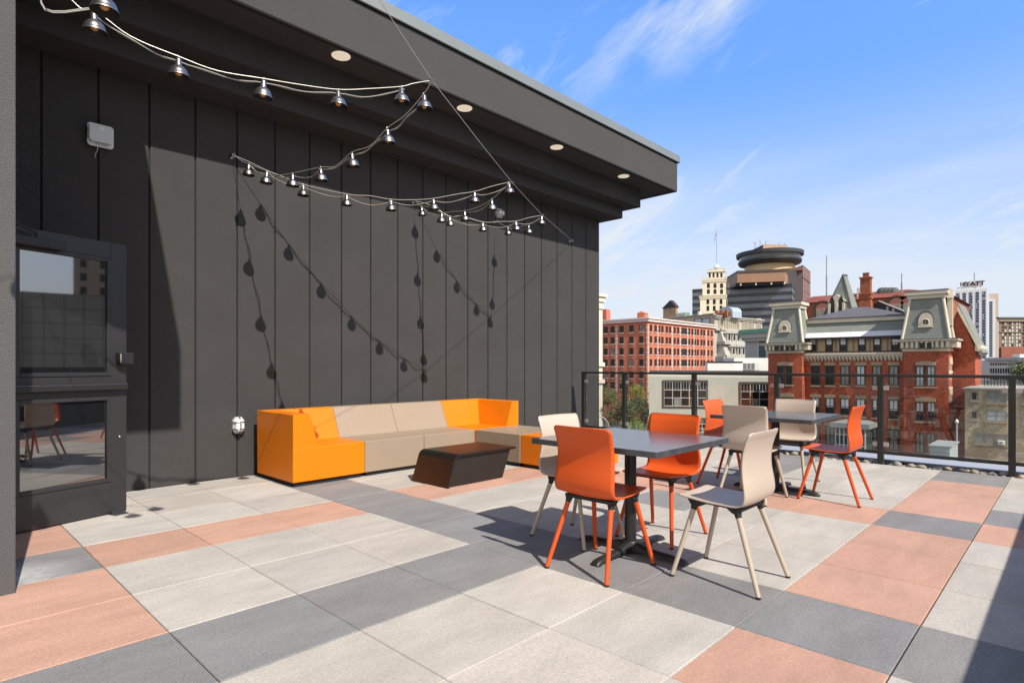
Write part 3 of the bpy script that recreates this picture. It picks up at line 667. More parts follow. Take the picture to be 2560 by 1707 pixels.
def prism_z(mb, plan, z0, z1, m=0): mb.prism([(p[0],p[1],z0) for p in plan], (0,0,z1-z0), m)
# materials
def brickmat(name, c, c2, amt=.35, rows=0.0):
    def f(nt, b, t):
        base = b.inputs['Base Color'].links[0].from_socket
        n = nt.nodes.new("ShaderNodeTexNoise"); n.inputs['Scale'].default_value = .55; n.inputs['Detail'].default_value = 8; n.inputs['Roughness'].default_value = .75
        mp_ = nt.nodes.new("ShaderNodeMapping"); mp_.inputs['Scale'].default_value = (1,1,.45); nt.links.new(t.outputs['Object'], mp_.inputs[0]); nt.links.new(mp_.outputs[0], n.inputs['Vector'])
        cr_ = nt.nodes.new("ShaderNodeValToRGB"); cr_.color_ramp.elements[0].position = .42; cr_.color_ramp.elements[1].position = .66; nt.links.new(n.outputs[0], cr_.inputs[0])
        ml = nt.nodes.new("ShaderNodeMath"); ml.operation = 'MULTIPLY'; ml.inputs[1].default_value = amt; nt.links.new(cr_.outputs[0], ml.inputs[0])
        mx = nt.nodes.new("ShaderNodeMixRGB"); mx.inputs[2].default_value = (*c2, 1); nt.links.new(ml.outputs[0], mx.inputs[0]); nt.links.new(base, mx.inputs[1])
        s_ = nt.nodes.new("ShaderNodeTexNoise"); s_.inputs['Scale'].default_value = 2.2; s_.inputs['Detail'].default_value = 4; mp2 = nt.nodes.new("ShaderNodeMapping"); mp2.inputs['Scale'].default_value = (1,1,5); nt.links.new(t.outputs['Object'], mp2.inputs[0]); nt.links.new(mp2.outputs[0], s_.inputs['Vector'])
        mr = nt.nodes.new("ShaderNodeMapRange"); mr.inputs[1].default_value = .3; mr.inputs[2].default_value = .7; mr.inputs[3].default_value = .58; mr.inputs[4].default_value = 1.45; nt.links.new(s_.outputs[0], mr.inputs[0])
        sc_ = nt.nodes.new("ShaderNodeVectorMath"); sc_.operation = 'SCALE'; nt.links.new(mx.outputs[0], sc_.inputs[0]); nt.links.new(mr.outputs[0], sc_.inputs['Scale']); nt.links.new(sc_.outputs[0], b.inputs['Base Color'])
    return mat(name, c, .85, var=.15, vscale=.3, build=f)
def slatemat(name, c):
    def f(nt, b, t):
        base = b.inputs['Base Color'].links[0].from_socket
        sp = nt.nodes.new("ShaderNodeSeparateXYZ"); nt.links.new(t.outputs['Object'], sp.inputs[0])
        ad = nt.nodes.new("ShaderNodeMath"); ad.operation = 'ADD'; nt.links.new(sp.outputs[0], ad.inputs[0]); nt.links.new(sp.outputs[1], ad.inputs[1])
        cb = nt.nodes.new("ShaderNodeCombineXYZ"); nt.links.new(ad.outputs[0], cb.inputs[0]); nt.links.new(sp.outputs[2], cb.inputs[1])
        br = nt.nodes.new("ShaderNodeTexBrick"); br.inputs['Scale'].default_value = 1.0; br.inputs['Brick Width'].default_value = .42; br.inputs['Row Height'].default_value = .30; br.inputs['Mortar Size'].default_value = .035
        br.inputs['Color1'].default_value = (.91,.91,.91,1); br.inputs['Color2'].default_value = (1.07,1.07,1.06,1); br.inputs['Mortar'].default_value = (.74,.74,.74,1)
        nt.links.new(cb.outputs[0], br.inputs['Vector'])
        ml = nt.nodes.new("ShaderNodeVectorMath"); ml.operation = 'MULTIPLY'; nt.links.new(base, ml.inputs[0]); nt.links.new(br.outputs['Color'], ml.inputs[1]); nt.links.new(ml.outputs[0], b.inputs['Base Color'])
    return mat(name, c, .7, var=.12, vscale=.5, build=f)
B_VIC = brickmat("old red brick", (.40,.092,.042), (.20,.055,.034), .75)
B_RED = mat("painted red brick", (.54,.17,.095), .85, var=.06, vscale=.15)
B_RB = brickmat("far red brick", (.33,.10,.045), (.20,.06,.03), .5)
B_BB = brickmat("buff brick", (.50,.41,.26), (.28,.225,.15), .7)
B_BR = mat("brown brick far", (.22,.155,.11), .9, var=.1, vscale=.1)
S_SLATE = slatemat("green grey slate", (.215,.235,.205))
S_CREAM = mat("cream painted stone", (.62,.55,.43), .7, var=.1, vscale=1)
S_STONE = mat("tan stone", (.36,.28,.18), .8, var=.15, vscale=1)
S_TAN = mat("tan attic panel", (.50,.37,.20), .8, var=.1, vscale=.8)
S_DKTRIM = mat("dark brown trim", (.035,.022,.02), .6)
S_ROOF = mat("dark flat roofing", (.105,.10,.108), .7, var=.1, vscale=.5)
S_WMET = mat("white sheet roof", (.66,.67,.72), .5, var=.05)
W_DK = mat("dark window glass", (.014,.016,.018), .25, spec=.35)
W_MID = mat("curtained window", (.25,.26,.225), .3, var=.25, vscale=2, spec=.5)
W_BLIND = mat("window with blind", (.52,.58,.58), .35, var=.15, vscale=2, spec=.5)
W_PALE = mat("drawn white blind", (.72,.74,.74), .6, var=.08, vscale=2)
W_FRM = mat("dark window frame", (.045,.035,.03), .6)
W_WFRM = mat("pale window frame", (.55,.56,.55), .5)
N_WALL = mat("pale rendered wall", (.50,.50,.44), .85, var=.06, vscale=.35)
N_WHITE = mat("white plant room wall", (.66,.65,.62), .8, var=.05, vscale=.4)
O_STONE = mat("grey ornate stone", (.40,.385,.34), .85, var=.15, vscale=.35)
O_CREAM = mat("cream stone wall", (.56,.47,.33), .85, var=.12, vscale=.3)
T_CREAM = mat("tower limestone", (.74,.65,.49), .85, var=.1, vscale=.25)
X_GLASS = mat("blue grey curtain wall", (.29,.32,.35), .35, var=.25, vscale=.12, spec=.6)
X_BAND = mat("dark spandrel band", (.018,.022,.032), .3, spec=.6)
X_BRN = mat("bronze cladding", (.30,.165,.095), .6, var=.1, vscale=.15)
X_DKB = mat("dark brown cladding", (.055,.043,.04), .6, var=.15, vscale=.2)
X_BLK = mat("black metal ring", (.022,.022,.024), .5)
X_PINK = mat("pink brown panels", (.26,.13,.10), .5, var=.3, vscale=.3)
H_WHITE = mat("white concrete", (.82,.82,.82), .8, var=.04, vscale=.05)
H_TAN = mat("tan concrete", (.36,.29,.235), .8)
H_BLUE = mat("blue grey glass", (.20,.23,.30), .25)
GREENC = mat("green copper", (.16,.34,.25), .7, var=.2, vscale=.5)
ASPH = mat("asphalt", (.055,.055,.056), .9, var=.2, vscale=.1)

class Wins:
    """windows of one building: each a part, beyond a hundred the rest in one part"""
    def __init__(s, root): s.root = root; s.n = 0; s.rest = None
    def add(s, F, r, style=W_DK, frame=W_FRM, fw=.08, sill=None, lintel=None, mull=(1,1), split=None, arch=False, d=0.0, lh=.35, dep=.10):
        mb = MB(); s0, s1, z0, z1 = r
        if s1 < s0: s0, s1 = s1, s0
        if arch:
            R_ = (s1-s0)/2; zc = z1 - R_; pts = [(s0,z0),(s1,z0)] + [((s0+s1)/2 + R_*math.cos(a), zc + R_*math.sin(a)) for a in [math.pi*k/8 for k in range(9)]]
            F.poly(mb, pts, d+.0, d+.03, 0)
        else:
            F.box(mb, (s0,s1,z0,z1), d+.0, d+.03, 0)
        if split is not None: F.box(mb, (s0,s1,z0 + (z1-z0)*split,z1), d+.031, d+.045, 4)
        if fw and not arch:
            for q in ((s0-fw,s0,z0-fw,z1+fw),(s1,s1+fw,z0-fw,z1+fw),(s0,s1,z0-fw,z0),(s0,s1,z1,z1+fw)): F.box(mb, q, d+.001, d+dep, 1)
        for k in range(1, mull[0]): x = s0 + (s1-s0)*k/mull[0]; F.box(mb, (x-fw*.4,x+fw*.4,z0,z1), d+.03, d+.07, 1)
        for k in range(1, mull[1]): z = z0 + (z1-z0)*k/mull[1]; F.box(mb, (s0,s1,z-fw*.4,z+fw*.4), d+.03, d+.075, 1)
        if sill: F.box(mb, (s0-fw*1.8,s1+fw*1.8,z0-fw-.22,z0-fw), d+.001, d+.22, 2)
        if lintel: F.box(mb, (s0-fw*2.2,s1+fw*2.2,z1+fw,z1+fw+lh), d+.001, d+.12, 3)
        s.n += 1; ms = [style, frame, sill or frame, lintel or frame, W_PALE]
        if s.n <= 98: mb.build('window', ms, s.root)
        else:
            if s.rest is None: s.rest = {}
            s.rest.setdefault(style.name, (MB(), ms))[0].add(mb.v, [], 0)
            q = s.rest[style.name][0]; o = len(q.v) - len(mb.v)
            for f, m in zip(mb.f, mb.m): q.f.append([i+o for i in f]); q.m.append(m); q.sm.append(False)
    def done(s):
        if s.rest:
            for q, ms in s.rest.values(): tag(q.build('window', ms, s.root), kind='stuff')

# ground and streets
mb = MB(); mb.add([(-2500,-2500,GZ),(3500,-2500,GZ),(3500,3500,GZ),(-2500,3500,GZ)], [(0,1,2,3)]); tag(mb.build('street', ASPH), kind='structure')

# ---- old red brick building with mansard towers
XM = 84.2; XT = 83.0
vb = thing('mansard_building', 'old red brick building with two slate mansard towers and cream cornices', 'building', (88, hitX('b',900,88), GZ))
ym0, ym1 = hitX('b',500,XM), hitX('b',1345,XM)
FM = Fac((XM, ym0), (XM, ym1))
zc = FM.at('b',920,866)[1]; zc1 = FM.at('b',920,812)[1]; za = FM.at('b',920,800)[1]; zb = FM.at('b',920,684)[1]; zw = FM.at('b',920,632)[1]; zs = FM.at('b',920,545)[1]; zt = FM.at('b',920,512)[1]
mb = MB(); mb.box(XM, XM+17, ym0, ym1, GZ, za); mb.build('wall', B_VIC, vb)
wv = Wins(vb)
xs = [(572,630),(694,754),(818,881),(950,1013),(1086,1147),(1226,1291)]
st1 = [W_DK, W_DK, W_MID, W_BLIND, W_MID, W_MID]; st2 = [W_MID, W_BLIND, W_MID, W_MID, W_MID, W_MID]
for i, (x0, x1) in enumerate(xs):
    wv.add(FM, FM.rect('b', x0, 925, x1, 1078), st1[i], fw=.10, sill=S_STONE, lintel=S_STONE, mull=(2,2), lh=.42, dep=.16)
    k = x0 - 570; wv.add(FM, FM.rect('b', x0, 1192+k*.033, x1, 1312+k*.07), W_DK, fw=.10, sill=S_STONE, lintel=S_STONE, mull=(2,2), split=.42, lh=.42, dep=.16)
for x0, x1 in ((275,342),(415,490),(562,636),(716,790),(870,944),(1038,1114)):
    k = x0 - 275; wv.add(FM, FM.rect('g', x0, 955+k*.055, x1, 1120+k*.09), W_MID, fw=.10, sill=S_STONE, lintel=S_STONE, mull=(2,2), lh=.42, dep=.16)
mb = MB(); FM.box(mb, (0,FM.L,zc1-.25,zc1), 0, .75); FM.box(mb, (0,FM.L,zc1-.5,zc1-.25), 0, .55); FM.box(mb, (0,FM.L,zc+.0,zc+.25), 0, .16)
nd = 27
for k in range(nd):
    s = (k+.5)/nd*FM.L; FM.box(mb, (s-.11,s+.11,zc+.1,zc1-.5), .0, .48); FM.box(mb, (s-.07,s+.07,zc-.22,zc+.1), .0, .2)
mb.build('cornice', S_CREAM, vb)
mb = MB(); FM.box(mb, (0,FM.L,zc1,za+.02), -.2, .6); FM.box(mb, (0,FM.L,zb-.12,zb+.1), -1.0, .5); mb.build('ledge', S_DKTRIM, vb)
FA = Fac((XM+.5, ym0), (XM+.5, ym1))
mb = MB(); mb.box(XM+.5, XM+17, ym0, ym1, za, zb); mb.build('attic_wall', S_TAN, vb)
for x0, x1 in ((558,602),(694,738),(812,857),(968,1015),(1096,1142),(1246,1294)):
    wv.add(FA, FA.rect('b', x0, 694, x1, 792), W_DK, frame=S_DKTRIM, fw=.12, split=.5, dep=.12)
for x in (527,614,770,868,920,1058,1152,1205):
    mb = MB(); FA.box(mb, FA.rect('b', x-6, 690, x+6, 797), .001, .06); mb.build('attic_batten', mat("grey batten", (.22,.20,.18), .7), vb)
mb = MB(); mb.hexa([(XM-.1,ym0,zb+.08),(XM-.1,ym1,zb+.08),(XM+2,ym1,zb+.08),(XM+2,ym0,zb+.08)], [(XM+.9,ym0,zw),(XM+.9,ym1,zw),(XM+2,ym1,zw),(XM+2,ym0,zw)]); mb.build('skirt_roof', S_WMET, vb)
mb = MB(); mb.hexa([(XM+.9,ym0,zw+.0),(XM+.9,ym1,zw),(XM+15,ym1,zw),(XM+15,ym0,zw)], [(XM+1.8,ym0,zs),(XM+1.8,ym1,zs),(XM+14,ym1,zs),(XM+14,ym0,zs)]); mb.build('mansard', S_SLATE, vb)
mb = MB(); mb.box(XM+1.5, XM+14.2, ym0, ym1, zs+.0, zt); mb.box(XM+1.3, XM+14.4, ym0, ym1, zt, zt+.12, 1); mb.build('roof_trim', [S_CREAM, S_ROOF], vb)
ap_y = hitX('b',985,XM+8); q = on_plane(*px('b',985,430), Vector((1,0,0)), Vector((XM+8,0,0)))
mb = MB(); b4 = [(XM+1.4,ym0,zt+.12),(XM+1.4,ym1,zt+.12),(XM+14,ym1,zt+.12),(XM+14,ym0,zt+.12)]
mb.hexa(b4, [(XM+7.6,ap_y+.8,q.z),(XM+7.6,ap_y-.8,q.z),(XM+8.6,ap_y-.8,q.z),(XM+8.6,ap_y+.8,q.z)]); mb.build('roof', S_ROOF, vb)
def tower(label_part, c, x0, x1, ztop_y, corn, slate_b, slate_t, depth_scale=1.0, openings=(), lun=None, xplane=XT):
    y0, y1 = hitX(c, x0, xplane), hitX(c, x1, xplane); w = abs(y0-y1); dp = w*depth_scale
    F = Fac((xplane, y0), (xplane, y1)); FS = Fac((xplane, y1), (xplane+dp, y1))
    zk0, zk1 = F.at(c, (x0+x1)/2, corn[1])[1], F.at(c, (x0+x1)/2, corn[0])[1]
    mb = MB(); mb.box(xplane, xplane+dp, y1, y0, GZ, zk0+.1); tw = mb.build('tower', B_VIC, vb)
    mb = MB(); h = zk1 - zk0
    for f0, f1, o in ((0,.22,.12),(.22,.34,.05),(.34,.78,.30),(.78,.88,.75),(.88,1.0,1.0)):
        mb.box(xplane-o, xplane+dp+o, y1-o, y0+o, zk0+h*f0, zk0+h*f1-.002)
    n = 9
    for k in range(n+1):
        s = F.L*k/n; F.box(mb, (s-.13,s+.13,zk0+h*.3,zk0+h*.79), .3, .82)
        s = FS.L*k/n; FS.box(mb, (s-.13,s+.13,zk0+h*.3,zk0+h*.79), .3, .82)
    mb.build('tower_cornice', S_CREAM, tw)
    for r in openings:
        mb = MB(); F.box(mb, F.rect(c, *r, d=.84), .80, .84); mb.build('vent_opening', W_DK, tw)
    zb_ = zk1; zt_ = F.at(c, (slate_t[0]+slate_t[1])/2, ztop_y, -1.0)[1]; o = .15; ins = (w + 2*o) * .165
    B4 = [(xplane-o,y1-o),(xplane-o,y0+o),(xplane+dp+o,y0+o),(xplane+dp+o,y1-o)]; T4 = [(xplane-o+ins,y1-o+ins),(xplane-o+ins,y0+o-ins),(xplane+dp+o-ins,y0+o-ins),(xplane+dp+o-ins,y1-o+ins)]
    mb = MB(); mb.hexa([(*p, zb_) for p in B4], [(*p, zt_) for p in T4]); mb.build('tower_roof', S_SLATE, tw)
    mb = MB()
    for p, q_ in zip(B4, T4): mb.tube([Vector((*p, zb_)), Vector((*q_, zt_))], .17, 6)
    e = .3
    mb.box(T4[0][0]-e, T4[2][0]+e, T4[0][1]-e, T4[1][1]+e, zt_-.35, zt_+.1); mb.box(T4[0][0]-e*1.8, T4[2][0]+e*1.8, T4[0][1]-e*1.8, T4[1][1]+e*1.8, zt_+.1, zt_+.5)
    mb.build('tower_trim', S_CREAM, tw)
    mb = MB(); mb.box(T4[0][0]-e*1.9, T4[2][0]+e*1.9, T4[0][1]-e*1.9, T4[1][1]+e*1.9, zt_+.5, zt_+.62); mb.box(xplane-1.05, xplane+dp+1.05, y1-1.05, y0+1.05, zk1-.001, zk1+.07); mb.build('tower_cap', S_ROOF, tw)
    if lun:
        cx, cy, hw, ytop, ybot, rc = lun; FL = Fac((xplane+.25, y0), (xplane+.25, y1)); s, zc_ = FL.at(c, cx, cy); zt2 = FL.at(c, cx, ytop)[1]; zb2 = FL.at(c, cx, ybot)[1]; hwm = abs(FL.at(c, cx+hw, cy)[0]-s)
        def ogive(k, dz=0):
            pts = [(s-hwm*.85*k, zb2+.2),(s+hwm*.85*k, zb2+.2)]; zs_ = zc_ - .1
            for j in range(7): a = R(90)*j/6; pts.append((s + hwm*k*math.cos(a)**.8, zs_ + (zt2+dz-zs_)*math.sin(a)))
            for j in range(5,-1,-1): a = R(90)*j/6; pts.append((s - hwm*k*math.cos(a)**.8, zs_ + (zt2+dz-zs_)*math.sin(a)))
            return pts
        mb = MB(); FL.poly(mb, ogive(1.0), -1.6, .25); FL.box(mb, (s-hwm,s+hwm,zb2,zb2+.2), -.6, .4); dm = mb.build('dormer', S_CREAM, tw)
        mb = MB(); FL.poly(mb, ogive(1.16, .3), -1.6, .12); mb.build('dormer_hood', S_ROOF, dm)
        rm = abs(FL.at(c, cx+rc, cy)[0]-s)
        mb = MB(); cpt = FL.pt(s, zc_, .25); mb.lathe([(rm*1.25,-.02),(rm*1.25,.08),(rm,.08),(rm,.03)], cpt, 20, 1, FL.n, caps=False); mb.lathe([(rm,.03),(0,.031)], cpt, 20, 0, FL.n, caps=False)
        FL.box(mb, (s-.014,s+.014,zc_-rm,zc_+rm), .28, .30, 1); FL.box(mb, (s-rm,s+rm,zc_-.014,zc_+.014), .28, .298, 1); mb.build('round_window', [W_DK, S_CREAM], dm)
    return F, FS, tw, zt_, dp, y0, y1, zk0
FLt, FSl, twl, _, _, _, _, _ = tower('left', 'b', 203, 487, 425, (733,815), None, (250,455), .75, ((255,752,288,795),(303,752,333,795),(350,752,378,795),(396,752,424,795)), (345,605,50,540,643,19))
FRt, FSr, twr, zrt, dpr, yr0, yr1, zkr = tower('right', 'b', 1340, 1718, 335, (700,800), None, (1403,1662), .62, ((1476,728,1513,776),(1536,728,1576,776)), (1527,556,62,478,600,27))
for x0, x1 in ((287,331),(356,402)): wv.add(FLt, FLt.rect('b', x0, 928, x1, 1074), W_DK, fw=.1, sill=S_STONE, mull=(2,2), dep=.14)
for x0, x1 in ((300,345),(368,412)): wv.add(FLt, FLt.rect('b', x0, 1192, x1, 1320), W_MID, fw=.1, sill=S_STONE, mull=(2,2), dep=.14)
for c, F, r, pk in (('b',FLt,(280,896,406,920),888),('b',FRt,(1442,893,1612,918),882),('b',FRt,(1442,1196,1612,1222),1186),('b',FLt,(292,1158,418,1184),1150)):
    s0, s1, z0, z1 = F.rect(c, *r); zp = F.at(c, (r[0]+r[2])/2, pk)[1]
    mb = MB(); F.poly(mb, [(s0,z0),(s1,z0),(s1,z1),(s0+(s1-s0)*.7,zp),(s0+(s1-s0)*.3,zp),(s0,z1)], .001, .14); mb.build('stone_lintel', S_STONE, vb)
for x0, x1 in ((1452,1506),(1545,1600)):
    wv.add(FRt, FRt.rect('b', x0, 928, x1, 1088), W_BLIND, fw=.11, sill=S_STONE, mull=(2,1), dep=.16)
    wv.add(FRt, FRt.rect('b', x0, 1232, x1, 1378), W_DK, fw=.11, sill=S_STONE, mull=(2,2), split=.5, dep=.16)
for x0, x1 in ((1300,1365),(1405,1472)): wv.add(FRt, FRt.rect('g', x0, 1035, x1, 1215), W_MID, fw=.11, sill=S_STONE, mull=(2,1), dep=.16)
for k in range(3):
    s = FSr.L*(.26 + .24*k)
    for z0, z1 in ((FRt.at('b',1718,1040)[1], FRt.at('b',1718,905)[1]), (FRt.at('b',1718,1235)[1], FRt.at('b',1718,1165)[1])):
        mb = MB(); FSr.box(mb, (s-.13,s+.13,z0,z1), .001, .03, 0); FSr.poly(mb, [(s-.22,z1-.05),(s+.22,z1-.05),(s+.20,z1+.25),(s,z1+.8),(s-.20,z1+.25)], .031, .12, 1); FSr.box(mb, (s-.17,s-.13,z0,z1-.05), .001, .06, 1); FSr.box(mb, (s+.13,s+.17,z0,z1-.05), .001, .06, 1)
        mb.build('lancet_window', [W_DK, S_CREAM], vb)
mb = MB()
for zz in (FRt.at('b',1718,975)[1], FRt.at('b',1718,1110)[1]): FSr.box(mb, (0,FSr.L,zz-.14,zz+.14), .001, .06)
mb.build('stone_band', S_CREAM, vb)
# wall dormer on the lit side of the right tower
zd0, zd1 = zkr + 3.0, zrt - 1.6
mb = MB(); s0 = FSr.L*.42; FSr.box(mb, (s0,s0+1.9,zd0,zd1), -2.2, -.25); dmr = mb.build('side_dormer', S_SLATE, vb)
mb = MB(); FSr.poly(mb, [(s0+.25,zd0),(s0+1.65,zd0),(s0+1.5,zd0+2.6),(s0+.95,zd0+4.4),(s0+.4,zd0+2.6)], -.25, .1); FSr.box(mb,(s0-.1,s0+.25,zd0,zd0+3.2),-.25,.25); FSr.poly(mb,[(s0-.25,zd0+3.2),(s0+.4,zd0+3.2),(s0+.07,zd0+4.2)],-.25,.3); mb.build('dormer_front', S_CREAM, dmr)
# gabled wing behind the right tower
XW = XT + dpr + .6
qa = on_plane(*px('b',1797,420), Vector((1,0,0)), Vector((XW,0,0))); qe = on_plane(*px('b',1943,748), Vector((1,0,0)), Vector((XW,0,0)))
xw2 = hitY('b',1994,qe.y)
mb = MB(); mb.prism([(XW,2*qa.y-qe.y,GZ),(XW,2*qa.y-qe.y,qe.z),(XW,qa.y,qa.z-.4),(XW,qe.y,qe.z-.4),(XW,qe.y,GZ)], (xw2-XW,0,0)); mb.build('wing', B_VIC, vb)
mb = MB(); e = Vector((0, qe.y-qa.y, qe.z-qa.z)); nrm = Vector((0, -e.z, e.y)).normalized(); nrm = nrm if nrm.z > 0 else -nrm
mb.prism([(XW-.25,qa.y,qa.z-.05),(XW-.25,qe.y-.4,qe.z-.05+.4*e.z/abs(e.y)),(XW-.25,qe.y-.4+.3*nrm.y,qe.z+.3+.4*e.z/abs(e.y)),(XW-.25,qa.y,qa.z+.4)], (xw2-XW+.3,0,0)); mb.build('wing_roof', S_SLATE, vb)
mb = MB(); mb.prism([(XW-.45,qa.y,qa.z-.6),(XW-.45,qe.y-.3,qe.z-.5),(XW-.45,qe.y-.3,qe.z+.05),(XW-.45,qa.y,qa.z+.0)], (.42,0,0)); mb.box(XW-.3, xw2+.2, qe.y-.5, qe.y, qe.z-.7, qe.z); mb.build('wing_trim', S_CREAM, vb)
# steep pavilion roof with gothic dormer, chimney, roof shed
XP = XM + 12; FP = Fac((XP, hitX('b',640,XP)), (XP, hitX('b',940,XP)))
pl, zl = FP.at('b',650,505); pr_, zr = FP.at('b',930,470); pa, zp = FP.at('b',812,150); zl = min(zl, zr) - 1
mb = MB(); A_ = FP.pt(pa, zp, -1.2); B_ = FP.pt(pa+.25, zp, -2.4)
c4 = [FP.pt(pl-.2,zl,0), FP.pt(pr_,zl,0), FP.pt(pr_,zl,-4.6), FP.pt(pl-.2,zl,-4.6)]
mb.add(c4 + [A_, B_], [(0,1,4),(1,2,5,4),(2,3,5),(3,0,4,5),(3,2,1,0)]); pv = mb.build('pavilion_roof', S_SLATE, vb)
mb = MB(); mb.tube([c4[1], A_], .13, 6); mb.tube([c4[0], A_], .10, 6); mb.tube([A_, B_], .13, 6); mb.build('ridge_trim', S_ROOF, pv)
s0, z0 = FP.at('b',722,492); s1, _ = FP.at('b',842,492); sm_ = (s0+s1)/2; z1 = FP.at('b',780,322)[1]; z15 = FP.at('b',780,385)[1]
mb = MB(); FP.poly(mb, [(s0,z0),(s1,z0),(s1,z15),(s1+.3,z15),(sm_,z1),(s0-.3,z15),(s0,z15)], -1.5, .25, 0)
for k in (-1,1): FP.poly(mb, [(sm_+k*.62-.33,z0+.1),(sm_+k*.62+.33,z0+.1),(sm_+k*.62+.33,z0+2.0),(sm_+k*.62,z0+2.8),(sm_+k*.62-.33,z0+2.0)], .251, .28, 1)
for x in (s0, sm_, s1): FP.box(mb, (x-.16,x+.16,z0,z15-.2), .25, .5, 0)
mb.build('gothic_dormer', [S_CREAM, W_DK], vb)
XH = XM + 8.5; FC = Fac((XH, hitX('b',975,XH)), (XH, hitX('b',1060,XH)))
zb0 = FC.at('b',1020,440)[1]; zz = [FC.at('b',1020,y)[1] for y in (325,175,138)]; w = FC.L
mb = MB()
def cbox(z0_, z1_, o): mb.box(XH-o, XH+w*.8+o, hitX('b',1060,XH)-o, hitX('b',975,XH)+o, z0_, z1_)
cbox(zb0-1, zz[0]-.9, .08); cbox(zz[0]-.9, zz[0]-.55, -.02); cbox(zz[0]-.55, zz[0]+.0, .12); cbox(zz[0], zz[0]+.22, .2); cbox(zz[0]+.22, zz[1]-.2, .0); cbox(zz[1]-.2, zz[1], .12); cbox(zz[1], zz[2]-.12, -w*.22); cbox(zz[2]-.12, zz[2], -w*.19)
mb.build('chimney', B_RB, vb)
XS = XM + 11; FS2 = Fac((XS, hitX('b',1090,XS)), (XS, hitX('b',1350,XS)))
s0, z0 = FS2.at('b',1088,470); sa, za_ = FS2.at('b',1132,385); s1, z1 = FS2.at('b',1345,470)
mb = MB(); FS2.poly(mb, [(s0,z0-1.5),(s0,FS2.at('b',1088,405)[1]),(sa,za_),(s1,z1),(s1,z0-1.5)], -3, 0, 0); mb.build('roof_shed', mat("dark shed", (.03,.03,.033), .7), vb)
mb = MB(); mb.tube([FS2.pt(sa,za_+.1,.05), FS2.pt(s1,z1+.1,.05)], .12, 6)
for x in (1205,1255): FS2.box(mb, FS2.rect('b', x-9, 405+ (x-1132)*.28, x+9, 470), .001, .08)
mb.build('shed_trim', mat("grey trim", (.35,.35,.36), .6), vb)
# glazed porch at its foot
FG = Fac((XM-4, hitX('g',500,XM-4)), (XM-4, hitX('g',800,XM-4)))
gs0, gz0 = FG.at('g',505,1180); gs1, _ = FG.at('g',795,1180); gz1 = FG.at('g',640,975)[1]; gz2 = FG.at('g',650,915)[1]
po = thing('glazed_porch', 'small grey glazed porch against the foot of the red brick building', 'porch', tuple(FG.pt((gs0+gs1)/2, GZ)))
mb = MB(); FG.box(mb, (gs0,gs1,GZ,gz1), -4.2, -.06); mb.build('glazing', mat("porch glass", (.05,.065,.065), .15, spec=.5), po)
mb = MB()
for k in range(8): s = gs0 + (gs1-gs0)*k/7; FG.box(mb, (s-.07,s+.07,GZ,gz1), -.1, .04)
for z in (gz1-.9, gz1-2.2, gz1-3.8): FG.box(mb, (gs0,gs1,z-.05,z+.05), -.1, .03)
mb.build('mullions', W_WFRM, po)
mb = MB(); FG.box(mb, (gs0-.5,gs1+.6,gz1,gz1+.55), -4.2, .7); a = [FG.pt(gs0-.4,gz1+.56,.6),FG.pt(gs1+.4,gz1+.56,.6),FG.pt(gs1+.4,gz1+.56,-4.2),FG.pt(gs0-.4,gz1+.56,-4.2)]; mb.hexa(a, [FG.pt(gs0+.4,gz2,-.8),FG.pt(gs1-.4,gz2,-.8),FG.pt(gs1-.4,gz2,-4.2),FG.pt(gs0+.4,gz2,-4.2)]); mb.build('porch_roof', mat("grey sheet roof", (.27,.29,.285), .5), po)
wv.done()

# ---- long red brick hall behind it
XB = 128
rb = thing('red_hall', 'long orange red brick hall with arched windows behind the slate towers', 'building', (XB+10, hitX('b',1100,XB+10), GZ))
FB = Fac((XB, hitX('b',470,XB)), (XB, hitX('b',1700,XB)))
zt_b = FB.at('b',1690,300)[1]; ze_b = FB.at('b',1690,330)[1]
mb = MB(); mb.box(XB, XB+30, hitX('b',1700,XB), hitX('b',470,XB), GZ, zt_b-.3); mb.build('wall', B_RB, rb)
mb = MB(); y0, y1 = hitX('b',470,XB), hitX('b',1700,XB); mb.hexa([(XB-.5,y1-.5,zt_b-.3),(XB-.5,y0,zt_b-.3),(XB+30,y0,zt_b-.3),(XB+30,y1-.5,zt_b-.3)], [(XB+8,y1+7,zt_b+1.8),(XB+8,y0,zt_b+1.8),(XB+22,y0,zt_b+1.8),(XB+22,y1+7,zt_b+1.8)]); mb.build('roof', mat("red tile roof", (.22,.052,.026), .8, var=.25, vscale=.4), rb)
for x in (1282,1378,660):
    yy = 405 if x > 900 else 445
    s, z = FB.at('b', x, yy); mb = MB(); arc = lambda r_: [(s-r_,z-1.5),(s+r_,z-1.5)] + [(s+r_*math.cos(a), z+r_*math.sin(a)) for a in [math.pi*k/10 for k in range(11)]]
    FB.poly(mb, arc(1.75), .001, .25, 0); FB.poly(mb, arc(1.15), .251, .3, 1)
    for k in (-1,1): FB.box(mb, (s+k*.56-.46,s+k*.56+.46,z-1.5,z-.1), .301, .34, 2)
    mb.build('arched_window', [mat("brown arch stone", (.12,.075,.05), .8), mat("pink tympanum", (.50,.20,.15), .8), W_MID], rb)
mb = MB(); r = FB.rect('b', 912, 255, 958, 345); FB.box(mb, r, -6, -3); mb.build('roof_stack', N_WHITE, rb)
mb = MB()
for k in range(4): r = FB.rect('b', 1085+k*32, 282, 1112+k*32, 312); cpt = FB.pt((r[0]+r[1])/2, r[2], -6); mb.lathe([(1.0,0),(1.0,1.0),(.7,1.5),(0,1.7)], cpt, 12)
mb.build('roof_fan', mat("dark fan housing", (.08,.085,.08), .7), rb)
